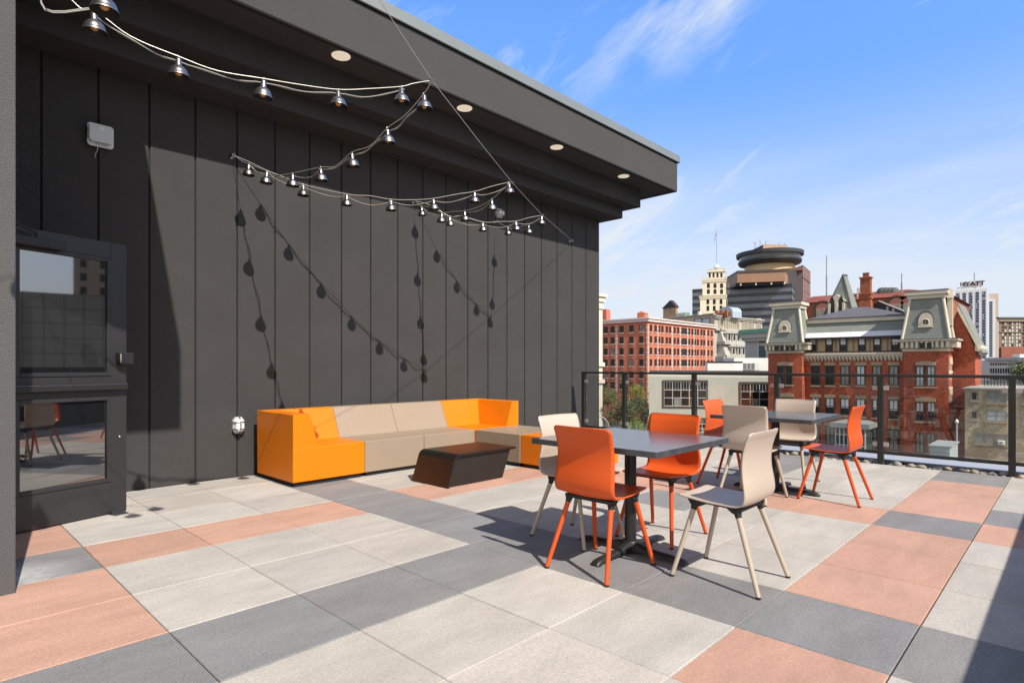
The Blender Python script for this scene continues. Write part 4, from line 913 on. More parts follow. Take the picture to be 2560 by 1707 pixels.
for x, yt, yb, lab in ((642,-25,350,'tall thin grey mast rising left of the pointed slate roof'), (1285,128,300,'thin grey mast rising right of the brick chimney')):
    s, z0 = FB.at('b', x, yb); z1 = FB.at('b', x, yt)[1]; o = FB.pt(s, z0-2, -4); t = thing('mast', lab, 'mast', tuple(o), group='thin masts above the roofs')
    mb = MB(); mb.tube([o, Vector((o.x,o.y,z0+(z1-z0)*.55))], .13, 6); mb.build('lower_tube', M_COPE, t)
    mb = MB(); mb.tube([Vector((o.x,o.y,z0+(z1-z0)*.55)), Vector((o.x,o.y,z1))], .08, 6); mb.build('upper_tube', M_COPE, t)

# ---- painted red brick block on the left
cP = P('a', 547, 172); rd = thing('red_block', 'bright red brick office block with pale quoins and flat roof', 'building', (cP.x+8, cP.y+8, GZ))
yl = hitX('a', 90, cP.x); xr = hitY('a', 1197, cP.y)
F1 = Fac((cP.x, yl), (cP.x, cP.y)); F2 = Fac((cP.x, cP.y), (xr, cP.y)); zr_ = F1.at('a', 547, 915)[1]; zk = F1.at('a', 547, 955)[1]
mb = MB(); mb.box(cP.x, xr, cP.y, yl, GZ, zk); mb.build('wall', B_RED, rd)
mb = MB(); mb.box(cP.x-.5, xr+.3, cP.y-.5, yl, zk, zr_-.4); mb.box(cP.x-.8, xr+.5, cP.y-.8, yl, zr_-.4, zr_); mb.build('parapet_band', mat("pink white cornice", (.72,.58,.53), .8, var=.12, vscale=.3), rd)
wr_ = Wins(rd); rowz = [F1.at('a', 547, y)[1] for y in (1018, 1130, 1243, 1358, 1478, 1590)]; hh = abs(F1.at('a',547,1018)[1]-F1.at('a',547,1050)[1])
sl_ = mat("pale sill", (.68,.52,.46), .8)
for i, z in enumerate(rowz[:4]):
    for x in (575,621,657,688,731,762,808,841,(882,918),950,982,1008,1035,1071,1097,1138,1172):
        if isinstance(x, tuple): s0, s1 = F2.at('a',x[0]-8,1100)[0], F2.at('a',x[1]+8,1100)[0]; wr_.add(F2, (s0,s1,z-hh,z+hh), W_DK, fw=.09, sill=sl_, mull=(3,2), dep=.14)
        else: s = F2.at('a',x,1100)[0]; wr_.add(F2, (s-.50,s+.50,z-hh,z+hh), W_DK, fw=.09, sill=sl_, mull=(1,2), dep=.14)
for i, z in enumerate(rowz):
    for x in (136,203,291,387,485):
        s = F1.at('a',x,1100)[0]; wr_.add(F1, (s-.62,s+.62,z-hh,z+hh), W_DK if (i+x) % 5 else W_MID, fw=.09, sill=sl_, mull=(2,2), dep=.14)
wr_.done()
QM = mat("pale quoin", (.72,.55,.46), .8)
for F, x in [(F1,240),(F1,545),(F2,549),(F2,645),(F2,785),(F2,865),(F2,935),(F2,998),(F2,1118),(F2,1192)]:
    s = F.at('a',x,1100)[0]; mb = MB(); z = zk - .8; k = 0
    while z > GZ:
        w = .42 if k % 2 else .22; F.box(mb, (max(s-w,0 if F is F2 else -9),min(s+w,F.L),z-.5,z), .001, .12); z -= .72; k += 1
    mb.build('quoin_strip', QM, rd)
mb = MB(); q = P('a',485,186); mb.box(q.x-.6, q.x+1.4, q.y-1.5, q.y+1.2, zr_-.5, F1.at('a',485,862)[1]+.6); mb.prism([(q.x-.8,q.y-1.7,F1.at('a',485,862)[1]+.6),(q.x-.8,q.y+1.4,F1.at('a',485,862)[1]+.6),(q.x-.8,q.y-.1,F1.at('a',485,862)[1]+1.3)], (2.4,0,0)); mb.build('roof_house', B_RED, rd)
mb = MB(); q = P('a',112,200); mb.box(q.x, q.x+2.4, q.y-1.2, q.y+1.2, zr_-1, on_plane(*px('a',112,836), FW, q).z); mb.build('chimney', B_RED, rd)
mb = MB()
rnd = random.Random(5)
for k in range(9): s = rnd.uniform(1, F2.L*.6); F2.box(mb, (s,s+.5,zr_,zr_+rnd.uniform(.3,.7)), -2.5, -2.0)
mb.build('roof_vent', M_STEEL, rd)

# ---- pale building just beyond the deck
DN = 98
nP = P('a', 560, DN); nb = thing('pale_building', 'low pale rendered building with large gridded windows just beyond the railing', 'building', (nP.x+6, nP.y-8, GZ))
nR = P('a',1745,96); FN = Fac(nP[:2], nR[:2]); bk = FW*14; zn = FN.at('a',900,1452)[1]
mb = MB(); prism_z(mb, [nP, nR, nR+bk, nP+(nP-CAM)*.14], GZ, zn); mb.build('wall', N_WALL, nb)
mb = MB(); prism_z(mb, [nP-FW*.15, nR-FW*.15, nR+bk, nP+(nP-CAM)*.14], zn, zn+.24); mb.build('roof_edge', mat("dark roof edge", (.06,.06,.06), .6), nb)
def gridwin(r, cols, rows, root):
    F = FN; s0, s1, z0, z1 = r; mb = MB(); F.box(mb, (s0-.28,s1+.28,z0-.25,z0), .001, .16, 1); F.box(mb, (s0-.28,s1+.28,z1,z1+.28), .001, .16, 1); F.box(mb, (s0-.28,s0,z0,z1), .001, .16, 1); F.box(mb, (s1,s1+.28,z0,z1), .001, .16, 1)
    F.box(mb, r, .001, .02, 0)
    zt1 = z0 + (z1-z0)*.66; zt2 = z0 + (z1-z0)*.34
    for z in (z0+.05, zt1, zt2, z1-.05): F.box(mb, (s0,s1,z-.05,z+.05), .02, .09, 2)
    n = cols
    for k in range(n+1): s = s0 + (s1-s0)*k/n; F.box(mb, (s-.05,s+.05,z0,z1), .02, .085, 2)
    for k in range(n):
        a, b = s0 + (s1-s0)*(k+.33)/n, s0 + (s1-s0)*(k+.67)/n
        for s in (a, b): F.box(mb, (s-.02,s+.02,zt1,z1), .02, .05, 2)
        if k % 2: F.box(mb, (a-.2,b+.3,z0+.1,zt2-.05), .021, .03, 3)
    mb.build('grid_window', [W_DK, mat("rusty window surround", (.10,.075,.055), .8), W_WFRM, W_MID], root)
gridwin(FN.rect('e', 1020, 760, 1432, 1000), 5, 3, nb); gridwin(FN.rect('e', 1772, 778, 2230, 1010), 5, 3, nb)
gridwin(FN.rect('e', 1340, 1130, 1442, 1260), 2, 3, nb)
def slab(c, x0, x1, ytop, D, dep, zlo, name, m, root, edge=None):
    a, b = P(c,x0,D), P(c,x1,D); z = CAM.z + (HY-px(c,0,ytop)[1])/FPX*D; mb = MB(); prism_z(mb, [a,b,b+FW*dep,a+FW*dep], zlo, z); mb.build(name, m, root)
    if edge: mb = MB(); prism_z(mb, [a-FW*.1,b-FW*.1,b+FW*dep,a+FW*dep], z, z+.2); mb.build(name+'_edge', edge, root)
slab('a',1132,1398,1357,101,1.0,zn,'roof_room',N_WHITE,nb,M_BLACK)
slab('a',1398,1476,1357,101,1.0,zn,'roof_room_return',mat("bright white wall",(.80,.79,.77),.8),nb,M_BLACK)
slab('a',1392,1760,1312,104,5,zn,'upper_wall',N_WHITE,nb)
FU = Fac(P('a',1470,102.5)[:2], P('a',1640,102.5)[:2]); r = FU.rect('a', 1475, 1357, 1640, 1440); r = (r[0], r[1], zn+.35, r[3])
ac = thing('rooftop_air_conditioner', 'boxy grey air conditioning unit on the pale building roof', 'air conditioner', tuple(FU.pt((r[0]+r[1])/2, zn)))
mb = MB(); FU.box(mb, r, -1.2, 0); mb.build('casing', mat("ac casing", (.60,.60,.57), .6), ac, bevel=.03)
for k in range(3):
    a = r[0] + (r[1]-r[0])*(.04+.24*k); mb = MB(); FU.box(mb, (a,a+(r[1]-r[0])*.2,r[2]+.12,r[3]-.12), .001, .03); mb.build('coil_grille', mat("coil grille", (.13,.14,.15), .6), ac)
mb = MB(); FU.box(mb, (r[0],r[1],zn+.02,zn+.25), -1.0, -.1); mb.build('skid', M_BLACK, ac)

# ---- grey ornate block with mansards, cream side wall and green cornice
DO = 255
oP = P('a', 1200, DO); ob = thing('ornate_block', 'ornate grey stone block with stacked mansards and cream side wall', 'building', (oP.x+10, oP.y+10, GZ))
oL = P('a', 640, 285); oR = P('a', 1668, 280)
FO = Fac((oP.x,oP.y), (oR.x,oR.y)); FOL = Fac((oL.x,oL.y), (oP.x,oP.y)); back = FW*35
zo = FO.at('a',1210,895)[1]; zo2 = FO.at('a',1210,1025)[1]
mb = MB(); prism_z(mb, [oL, oP, oP+back, oL+(oL-CAM)*.12], GZ, FOL.at('a',900,915)[1]); mb.build('side_wall', O_CREAM, ob)
mb = MB(); prism_z(mb, [oP, oR, oR+back, oP+back], GZ, zo-1.0); mb.build('wall', O_STONE, ob)
mb = MB(); FO.box(mb, (-.3,FO.L,zo-1.2,zo-.5), -1, .8); FO.box(mb, (-.4,FO.L,zo-.5,zo), -1, 1.2); FO.box(mb, (-.4,FO.L,zo2-.8,zo2), 0, 1.2); FOL.box(mb, (0,FOL.L,FOL.at('a',900,915)[1],FOL.at('a',900,905)[1]), -1, .7); mb.build('cornice', O_STONE, ob)
wo = Wins(ob)
for x in (1245,1263,1305,1318,1345,1357,1380,1392,1415,1428,1478,1493,1520,1545,1570,1618,1640): 
    s = FO.at('a',x,975)[0]; z = FO.at('a',x,975 if x > 1450 else 978)[1]; wo.add(FO, (s-.45,s+.45,z-2.9,z+2.1), W_MID, frame=S_CREAM, fw=.28, dep=.5)
for x in (1040,1118): s, z = FOL.at('a',x,962); wo.add(FOL, (s-2,s+2,z-1.5,z+1.5), W_BLIND, fw=.3)
wo.done()
def mansard(yt, ye, x0, x1, dorm, pr=0):
    s0, s1 = FO.at('a',x0,ye)[0], FO.at('a',x1,ye)[0]; z1, z0 = FO.at('a',x0,yt)[1], FO.at('a',x0,ye)[1]
    mb = MB(); mb.hexa([FO.pt(s0,z0,3.2+pr),FO.pt(s1,z0,3.2+pr),FO.pt(s1,z0,0),FO.pt(s0,z0,0)], [FO.pt(s0+.6,z1,1.2+pr),FO.pt(s1-.6,z1,1.2+pr),FO.pt(s1-.6,z1,0),FO.pt(s0+.6,z1,0)]); FO.box(mb,(s0-.4,s1+.4,z0-1.3,z0),0,4.0+pr); FO.box(mb,(s0+.4,s1-.4,z1,z1+.7),0,1.9+pr)
    mb.build('mansard', O_STONE, ob)
    for x in dorm:
        s = FO.at('a',x,ye)[0]; h = z1-z0; mb = MB(); FO.box(mb,(s-1.5,s+1.5,z0,z0+h*.72),1,3.6+pr,0); FO.poly(mb,[(s-2.1,z0+h*.72),(s+2.1,z0+h*.72),(s+1.6,z0+h*.82),(s,z0+h*.96),(s-1.6,z0+h*.82)],1,4.1+pr,0); FO.box(mb,(s-.75,s+.75,z0+.6,z0+h*.62),3.6+pr,3.66+pr,1); mb.build('dormer', [O_STONE, W_DK], ob)
mansard(1040,1150,1225,1500,(1272,1322,1362,1402,1440)); mansard(1170,1285,1225,1505,(1295,1352,1392,1432,1470), 1.0)
mb = MB(); s0, s1 = FO.at('a',1205,1300)[0], FO.at('a',1505,1300)[0]; FO.box(mb,(s0,s1,GZ,FO.at('a',1210,1300)[1]),0,4.2); mb.build('front_wall', O_STONE, ob)
for k in range(12):
    s = s0 + (s1-s0)*(k+.5)/12; z = FO.at('a',1210,1342)[1]; mb = MB(); FO.poly(mb,[(s-.8,z-4),(s+.8,z-4)]+[(s+.8*math.cos(a),z+.8*math.sin(a)) for a in [math.pi*j/6 for j in range(7)]],4.201,4.26); mb.build('arched_window', W_DK, ob)
# rooftop pieces
FOr = Fac(tuple(oL + FW*6)[:2], tuple(oP + FW*6)[:2])
zr0 = FOL.at('a',900,912)[1] - 1
mb = MB(); r = FOr.rect('a',697,822,822,905); FOr.box(mb,(r[0],r[1],zr0,r[3]),-1.5,0); FOr.poly(mb,[(r[0]-.6,r[3]),(r[1]+.6,r[3]),((r[0]+r[1])/2+.8,r[3]+3.6)],-1.8,.4,1); mb.build('roof_turret', [mat("tan stone turret", (.36,.25,.16), .85, var=.3, vscale=.4), S_DKTRIM], ob)
mb = MB(); r = FOr.rect('a',785,872,915,905); FOr.poly(mb,[(r[0],zr0),(r[1]-1,zr0),(r[1],r[3]),(r[0]+2,r[3])],-3,-.2,0)
for k in range(7): s = r[0]+1+(r[1]-r[0]-1)*k/7; FOr.poly(mb,[(s,zr0),(s+.45,zr0),(s+1.4,r[3]+.05),(s+.95,r[3]+.05)],-.2,.0,1)
mb.build('skylight', [GREENC, W_WFRM], ob)
mb = MB(); r = FOr.rect('a',915,875,1300,905); FOr.box(mb,(r[0],r[1],zr0,r[3]),-4,-2)
for x0,x1 in ((1178,1208),(1232,1255),(1275,1300)): q = FOr.rect('a',x0,845,x1,900); FOr.box(mb,(q[0],q[1],zr0,q[3]),-4.2,-1.5)
mb.build('brick_parapet', mat("weathered brick parapet", (.30,.13,.07), .85, var=.3, vscale=.3), ob)
mb = MB(); r = FOr.rect('a',1026,855,1044,900); FOr.box(mb,(r[0],r[1],zr0,r[3]),-2,-.5); mb.build('white_vent', N_WHITE, ob)
mb = MB(); r = FOr.rect('a',1115,802,1255,856); n = 10; rows = []
for d in (-14,-8): rows.append([FOr.pt((r[0]+r[1])/2 - (r[1]-r[0])/2*math.cos(math.pi*k/n), r[2] + (r[3]-r[2])*math.sin(math.pi*k/n), d) for k in range(n+1)])
mb.grid(rows, 0, False); mb.add(rows[1], [tuple(range(n+1))]); mb.box(0,0.01,0,.01,GZ,GZ+.01); FOr.box(mb,(r[0],r[1],zr0,r[2]),-14,-8); mb.build('barrel_skylight', mat("pale blue glazing", (.36,.44,.52), .3), ob)
gP = P('a',1462,232); gR = P('a',1760,220); FGc = Fac((gP.x,gP.y),(gR.x,gR.y)); gb = thing('green_cornice_building', 'plain grey stone building with verdigris green cornice between the ornate block and slate tower', 'building', tuple(FGc.pt(FGc.L/2, GZ)))
z1 = FGc.at('a',1600,1048)[1]; z2 = FGc.at('a',1600,1075)[1]; z3 = FGc.at('a',1600,1118)[1]
mb = MB(); s0 = FGc.at('a',1500,1200)[0]; FGc.box(mb,(s0,FGc.L,GZ,z3),-15,0); mb.build('wall', mat("plain grey stone", (.42,.415,.39), .85, var=.06, vscale=.2), gb)
mb = MB(); FGc.box(mb,(s0-1.5,FGc.L,z3,z2),-15,1.4); n = 40
for k in range(n): s = s0 + (FGc.L-s0)*k/n; FGc.box(mb,(s,s+.35,z3-1.2,z3),0,.9)
mb.build('cornice', mat("grey stone cornice", (.44,.42,.37), .85), gb)
mb = MB(); FGc.box(mb,(0,FGc.L,z2,z1),-15,1.8)
for k in range(18): s = FGc.L*k/18; FGc.box(mb,(s,s+.7,z1,z1+.7),.8,1.4)
mb.build('copper_gutter', GREENC, gb)
s, z = FGc.at('a',1672,1245); mb = MB(); FGc.poly(mb,[(s-2.1,z-3),(s+2.1,z-3)]+[(s+2.1*math.cos(a),z+3.5+2.1*math.sin(a)) for a in [math.pi*j/8 for j in range(9)]],.001,.2,0); FGc.poly(mb,[(s-1.6,z-3),(s+1.6,z-3)]+[(s+1.6*math.cos(a),z+3.4+1.6*math.sin(a)) for a in [math.pi*j/8 for j in range(9)]],.201,.25,1); mb.build('arched_window', [S_CREAM, mat("teal glass", (.03,.07,.085), .2)], gb)

# ---- limestone tower with balconies
DT = 305; tC = P('w',1140,DT); th = R(13); u1 = (-RT*math.cos(th) + FW*math.sin(th)); u2 = (RT*math.sin(th) + FW*math.cos(th)); ppm = FPX/DT*6.532
tw = thing('limestone_tower', 'cream limestone tower with balconies, arched windows and white dome', 'tower', (tC.x, tC.y, GZ))
u2 = (RT*.36 + FW*.93).normalized(); u1 = (-RT*.93 + FW*.36).normalized()
def wz(y): return CAM.z + (HY - px('w',0,y)[1])/FPX*DT
def tq(wl, wr, off=0): 
    W1 = wl/ppm/.93; W2 = wr/ppm/.36; o = tC + (u1 + u2)*(-off/ppm*.8)
    return o, W1 + 2*off/ppm*.8, W2 + 2*off/ppm*.8
def tsec(mb, wl, wr, y0, y1, off, m=0, shift=0):
    o, a, b = tq(wl, wr, off); o = o - u1*(shift/ppm)
    prism_z(mb, [o, o+u1*a, o+u1*a+u2*b, o+u2*b], wz(y0), wz(y1), m); return o, a, b
W1b, W2b = 372, 90
mb = MB(); tsec(mb,W1b,W2b,2400,1215,0); body = mb.build('shaft', T_CREAM, tw)
mb = MB(); o2, a2, b2 = tsec(mb,340,78,1215,935,-4); mb.build('middle_stage', T_CREAM, tw)
mb = MB(); o3, a3, b3 = tsec(mb,278,70,935,768,-26); mb.build('belvedere', T_CREAM, tw)
def balcony(wl, wr, yb, ym, yt, off, n):
    mb = MB(); tsec(mb,wl,wr,yb,ym,off*.55); o, a, b = tsec(mb,wl,wr,ym,ym-8,off)
    for F_ in (Fac((o+u1*a)[:2], o[:2]), Fac(o[:2], (o+u2*b)[:2])):
        F_.box(mb,(0,F_.L,wz(yt+6),wz(yt)),-.5,0)
        for k in range(n+1): s = F_.L*k/n; F_.box(mb,(s-.16,s+.16,wz(ym-8),wz(yt+6)),-.4,-.1)
    mb.build('balcony', T_CREAM, tw)
balcony(W1b,W2b,1215,1195,1152,17,22); balcony(340,78,935,905,868,16,20); balcony(278,70,768,762,722,-14,22)
FT1 = Fac((tC+u1*(W1b/ppm/.93))[:2], tC[:2]); FT2 = Fac(tC[:2], (tC+u2*(W2b/ppm/.36))[:2])
wt = Wins(tw)
def tw_win(F, c, x, y, hw, h, arch=True, d=0.0):
    s, z = F.at(c, x, y); m_ = hw/ppm; wt.add(F, (s-m_,s+m_,z-h/ppm,z+h/ppm), W_DK, frame=T_CREAM, fw=.25, arch=arch, d=d)
for y in (1265,1375):
    for x in (847,952,1062): tw_win(FT1,'w',x,y,22,44)
    for x in (1168,1208): tw_win(FT2,'w',x,y+10,20,44,False)
FM1 = Fac((o2+u1*a2)[:2], o2[:2]); FM2 = Fac(o2[:2], (o2+u2*b2)[:2])
for y in (1005,1102):
    for x in (856,963,1071): tw_win(FM1,'w',x,y,23,40)
    for x in (1156,1187): tw_win(FM2,'w',x,y+5,18,38,False)
FT3 = Fac((o3+u1*a3)[:2], o3[:2]); FT4 = Fac(o3[:2], (o3+u2*b3)[:2])
for x in (878,940,1004,1068): tw_win(FT3,'w',x,832,16,40)
for x in (1134,1158): tw_win(FT4,'w',x,830,13,36)
wt.done()
dc = o3 + u1*a3*.48 + u2*b3*.5; rr = 43/ppm
mb = MB(); mb.lathe([(rr,wz(768)),(rr,wz(690)),(rr*1.12,wz(688)),(rr*1.12,wz(682)),(rr*.85,wz(680)),(rr*.85,wz(655)),(rr*.6,wz(640)),(0,wz(634))], (dc.x,dc.y,0), 20); mb.build('dome', mat("white dome", (.8,.8,.78), .6), tw)
mb = MB(); mb.tube([(dc.x,dc.y,wz(640)),(dc.x,dc.y,wz(55))], .16, 6); fpole = mb.build('flagpole', M_COPING, tw)
fl = thing('flag', 'small striped flag hanging on the pole above the limestone tower', 'flag', (dc.x, dc.y, wz(190)))
FF = Fac((dc - RT*3)[:2], dc[:2])
fr, nr, ncol = [], 13, 8
for j in range(nr+1):
    row = []
    for k in range(ncol+1):
        a, b = k/ncol, j/nr
        xx = 990 - 16*a - 30*b*.9 - 6*math.sin(b*5)*a ; yy = 92 + b*110 + a*78; row.append(dc + RT*((xx-995)/ppm) + UP*(wz(yy)-0) - UP*0 + FW*(.5*math.sin(a*5+b*3)))
    fr.append([Vector((p.x,p.y,p.z - dc.z)) for p in row])
mb = MB(); mb2 = MB()
for j in range(nr):
    for k in range(ncol):
        q = [fr[j][k], fr[j][k+1], fr[j+1][k+1], fr[j+1][k]]
        m_ = 2 if (j < 7 and k < 4) else j % 2
        mb.add(q, [(0,1,2,3)], m_); mb.add([p - FW*.08 for p in q], [(3,2,1,0)], m_)
mb.build('cloth', [mat("flag red", (.55,.03,.05), .8), mat("flag white", (.75,.75,.75), .8), mat("flag blue", (.03,.05,.2), .8)], fl, recalc=False)

# ---- dark glass block with the round restaurant tower
XL, XRr = P('t',62,432), P('t',1455,402); XE = P('t',1535,445)
dx = thing('round_top_tower', 'dark glass office tower with bronze penthouse and round ringed top', 'tower', (XRr.x, XRr.y, GZ))
FX = Fac(XL[:2], XRr[:2]); FXe = Fac(XRr[:2], XE[:2]); zx = FX.at('t',1455,835)[1]
mb = MB(); prism_z(mb, [XL, XRr, XE, XE+FW*25, XL+(XL-CAM)*.1], GZ, zx); mb.build('glass_block', X_GLASS, dx)
z = zx; k = 0; fl_h = abs(FX.at('t',1450,885)[1]-FX.at('t',1450,990)[1])
for F, nm in ((FX,90),(FXe,8)):
    mb = MB(); z = zx
    while z > -5:
        F.box(mb,(0,F.L,z-fl_h*.42,z),.0,.35); z -= fl_h
    mb.build('spandrel_band', X_BAND, dx)
    mb = MB()
    for k in range(nm+1): s = F.L*k/nm; F.box(mb,(s-.07,s+.07,-5,zx),.0,.2)
    mb.build('mullion', X_BAND, dx)
def DZ(y, D): return CAM.z + (HY - px('t',0,y)[1])/FPX*D
pA, pB, pCc, pD = P('t',560,430), P('t',690,404), P('t',1357,396), P('t',1397,410)
FPb = Fac(pB[:2], pCc[:2]); z0, z1, z2 = FPb.at('t',1357,800)[1], FPb.at('t',1357,662)[1], FPb.at('t',1357,628)[1]
mb = MB(); prism_z(mb, [pA,pB,pCc,pD,pD+FW*25,pA+FW*25], z0, z1); mb.build('penthouse_band', X_BRN, dx)
mb = MB(); prism_z(mb, [p - FW*.4 for p in (pA,pB,pCc,pD)] + [pD+FW*25,pA+FW*25], z1, z2); mb.build('penthouse_edge', X_DKB, dx)
mb = MB(); prism_z(mb, [p + FW*3 for p in (pA,pB,pCc,pD)] + [pD+FW*25,pA+FW*25], zx-1, z0); mb.build('penthouse_recess', X_BLK, dx)
mb = MB()
for x in (740,953,1170,1358): q = FPb.at('t',x,830)[0]; FPb.box(mb,(q-.5,q+.5,zx-1,z0),-1.6,-.6)
mb.build('column', S_CREAM, dx)
ctr = P('t',1140,452); pt_ = FPX/452*5.6
def rz(y): return DZ(y, 452)
mb = MB(); mb.lathe([(325/pt_,rz(800)),(325/pt_,rz(540)),(300/pt_,rz(530))], (ctr.x,ctr.y,0), 40, smooth=True); mb.build('drum', mat("drum concrete", (.50,.38,.21), .8, var=.15, vscale=.1), dx)
mb = MB(); mb.lathe([(320/pt_,rz(598)),(398/pt_,rz(572)),(412/pt_,rz(548)),(412/pt_,rz(522)),(380/pt_,rz(518))], (ctr.x,ctr.y,0), 48, smooth=False); mb.build('lower_ring', X_BLK, dx)
mb = MB(); mb.lathe([(396/pt_,rz(520)),(400/pt_,rz(455))], (ctr.x,ctr.y,0), 48, smooth=False); mb.build('window_ring', mat("restaurant glazing", (.09,.10,.10), .12, var=.6, vscale=.25), dx)
mb = MB(); mb.lathe([(390/pt_,rz(466)),(434/pt_,rz(462)),(438/pt_,rz(414)),(0,rz(411))], (ctr.x,ctr.y,0), 48, smooth=False); mb.build('upper_ring', mat("ring fascia", (.045,.045,.048), .6), dx)
def tp(x, y, dd): q = P('t', x, 452+dd); return Vector((q.x, q.y, CAM.z + (HY - px('t',0,y)[1])/FPX*(452+dd)))
mb = MB(); mb.hexa([tp(885,425,2),tp(1040,425,-14),tp(1400,425,-14),tp(1400,425,14)], [tp(905,360,2),tp(1062,287,-12),tp(1378,292,-12),tp(1385,292,12)]); mb.build('roof_block', X_DKB, dx)
mb = MB(); mb.hexa([tp(1032,424,-14.6),tp(1400,424,-14.6),tp(1400,424,-14),tp(1032,424,-14)], [tp(1058,290,-12.6),tp(1380,293,-12.6),tp(1380,293,-12),tp(1058,290,-12)]); mb.build('roof_block_face', X_BRN, dx)
mb = MB()
for x, y0, y1 in ((942,340,255),(1010,330,225),(1090,290,235),(1275,296,255),(1352,296,270)): mb.tube([tp(x,y0+20,0), tp(x,y1,0)], .22, 5)
mb.tube([tp(915,260,0), tp(945,262,0)], .3, 5); mb.build('antenna', M_COPE, dx)
sa_, sb_, sc_ = P('t',1395,415), P('t',1605,425), P('t',1710,455)
mb = MB(); prism_z(mb, [sa_,sb_,sb_+FW*30,sa_+FW*30], GZ, DZ(652,420)); mb.build('service_core', X_DKB, dx)
FQ = Fac(sb_[:2], sc_[:2]); mb = MB(); zq = FQ.at('t',1660,625)[1]; prism_z(mb, [sb_,sc_,sc_+FW*25,sb_+FW*25], GZ, zq); mb.build('panel_wing', X_PINK, dx)
mb = MB(); FQ.box(mb,(0,FQ.L,FQ.at('t',1660,795)[1],FQ.at('t',1660,785)[1]),0,.3)
for k in range(6): s = FQ.L*k/5; FQ.box(mb,(s-.12,s+.12,0,zq),0,.15)
for k in range(14): FQ.box(mb,(0,FQ.L,zq-k*9-.12,zq-k*9+.12),0,.14)
mb.build('panel_joint', X_DKB, dx)
mb = MB(); prism_z(mb, [P('t',845,440),P('t',1605,418),P('t',1605,450)], DZ(665,425), DZ(622,425)); mb.build('rear_parapet', X_PINK, dx)

# ---- white hotel tower
DHt = 520; hL, hR = P('h',145,528), P('h',562,514); ht = thing('hotel_tower', 'tall white hotel tower with vertical window strips and rooftop sign', 'tower', (hL.x, hL.y, GZ))
FH = Fac(hL[:2], hR[:2]); FHr = Fac(hR[:2], P('h',585,540)[:2]); zt_h = FH.at('h',480,320)[1]
mb = MB(); prism_z(mb, [hL, hR, hR+(hR-CAM)*.05, hL+(hL-CAM)*.05], GZ, zt_h); mb.build('wall', H_WHITE, ht)
mb = MB(); s0, s1 = sg0, sg1 = FH.at('h',237,270)[0], FH.at('h',503,270)[0]; zs0, zs1 = zt_h, FH.at('h',370,222)[1]; FH.box(mb,(s0,s1,zs0-2,zs1),-9,-.5); FH.box(mb,(FH.at('h',168,300)[0],s0,zs0-3,FH.at('h',200,305)[1]),-6,-.6); mb.build('sign_block', H_WHITE, ht)
for x in (185,267,351,436,522):
    s = FH.at('h',x,800)[0]; zt2 = FH.at('h',x, 380 - (x-185)*.075)[1]; zb2 = FH.at('h',x,1230)[1]; mb = MB(); FH.box(mb,(s-1.2,s+1.2,zb2,zt2),.0,.15,0); n = 24; rnd = random.Random(x)
    for k in range(n): z = zb2 + (zt2-zb2)*k/n; FH.box(mb,(s-1.05,s-.08,z+.3,z+(zt2-zb2)/n*.66),.15,.2,1 if rnd.random() < .8 else 2); FH.box(mb,(s+.08,s+1.05,z+.3,z+(zt2-zb2)/n*.66),.15,.2,1 if rnd.random() < .8 else 2)
    mb.build('window_strip', [H_BLUE, mat("hotel pane", (.022,.027,.05), .2), mat("hotel blind", (.4,.42,.45), .5)], ht)
wL, wR = P('h',585,524), P('h',672,520); FWg = Fac(wL[:2], wR[:2]); mb = MB(); prism_z(mb, [wL, wR, wR+(wR-CAM)*.04, wL+(wL-CAM)*.04], GZ, FWg.at('h',630,460)[1]); mb.build('wing', H_WHITE, ht)
mb = MB(); s = FWg.at('h',612,800)[0]; FWg.box(mb,(s-1.2,s+1.2,FWg.at('h',612,1215)[1],FWg.at('h',612,485)[1]),0,.15,0)
n = 22; zb2, zt2 = FWg.at('h',612,1215)[1], FWg.at('h',612,485)[1]
for k in range(n): z = zb2 + (zt2-zb2)*k/n; FWg.box(mb,(s-1.05,s+1.05,z+.3,z+(zt2-zb2)/n*.66),.15,.2,1)
mb.build('window_strip', [H_BLUE, MATS["hotel pane"]], ht)
tL, tR = P('h',588,540), P('h',712,540); mb = MB(); prism_z(mb, [tL, tR, tR+(tR-CAM)*.03, tL+(tL-CAM)*.03], GZ, CAM.z + (HY - px('h',0,385)[1])/FPX*540); mb.build('rear_core', H_TAN, ht)
s = FH.at('h',395,200)[0]; mb = MB(); mb.tube([FH.pt(s,zs1,-5), FH.pt(s,FH.at('h',395,108)[1],-5)], .35, 6); mb.build('antenna', M_COPE, ht)
cu = bpy.data.curves.new("sign", 'FONT'); cu.body = "HYATT"; cu.size = 5.0; cu.extrude = .2; cu.align_x = 'CENTER'; cu.space_character = 1.12; cu.offset = .16
to = bpy.data.objects.new("sign_text", cu); C.objects.link(to); bpy.context.view_layer.update()
me = bpy.data.meshes.new_from_object(to.evaluated_get(bpy.context.evaluated_depsgraph_get())); bpy.data.objects.remove(to); bpy.data.curves.remove(cu)
sg = bpy.data.objects.new("sign_lettering", me); C.objects.link(sg); me.materials.append(mat("sign letters", (.03,.018,.025), .6)); me.name = "sign_lettering"
pc = FH.pt((sg0+sg1)/2, FH.at('h',370,280)[1], -.25) - Vector(ht.location); rotm = Matrix((FH.u, UP, FH.n)).transposed().to_4x4()
me.transform(Matrix.Translation(pc) @ rotm); sg.parent = ht
mb = MB(); pts = [FH.pt(sg0 + (sg1-sg0)*(.18+.62*k/10), FH.at('h',370,283)[1] + 2.6*math.sin(math.pi*k/10) - .6, -.1) for k in range(11)]; mb.tube(pts, .16, 6); mb.build('sign_swoosh', mat("sign red", (.3,.03,.05), .6), ht)

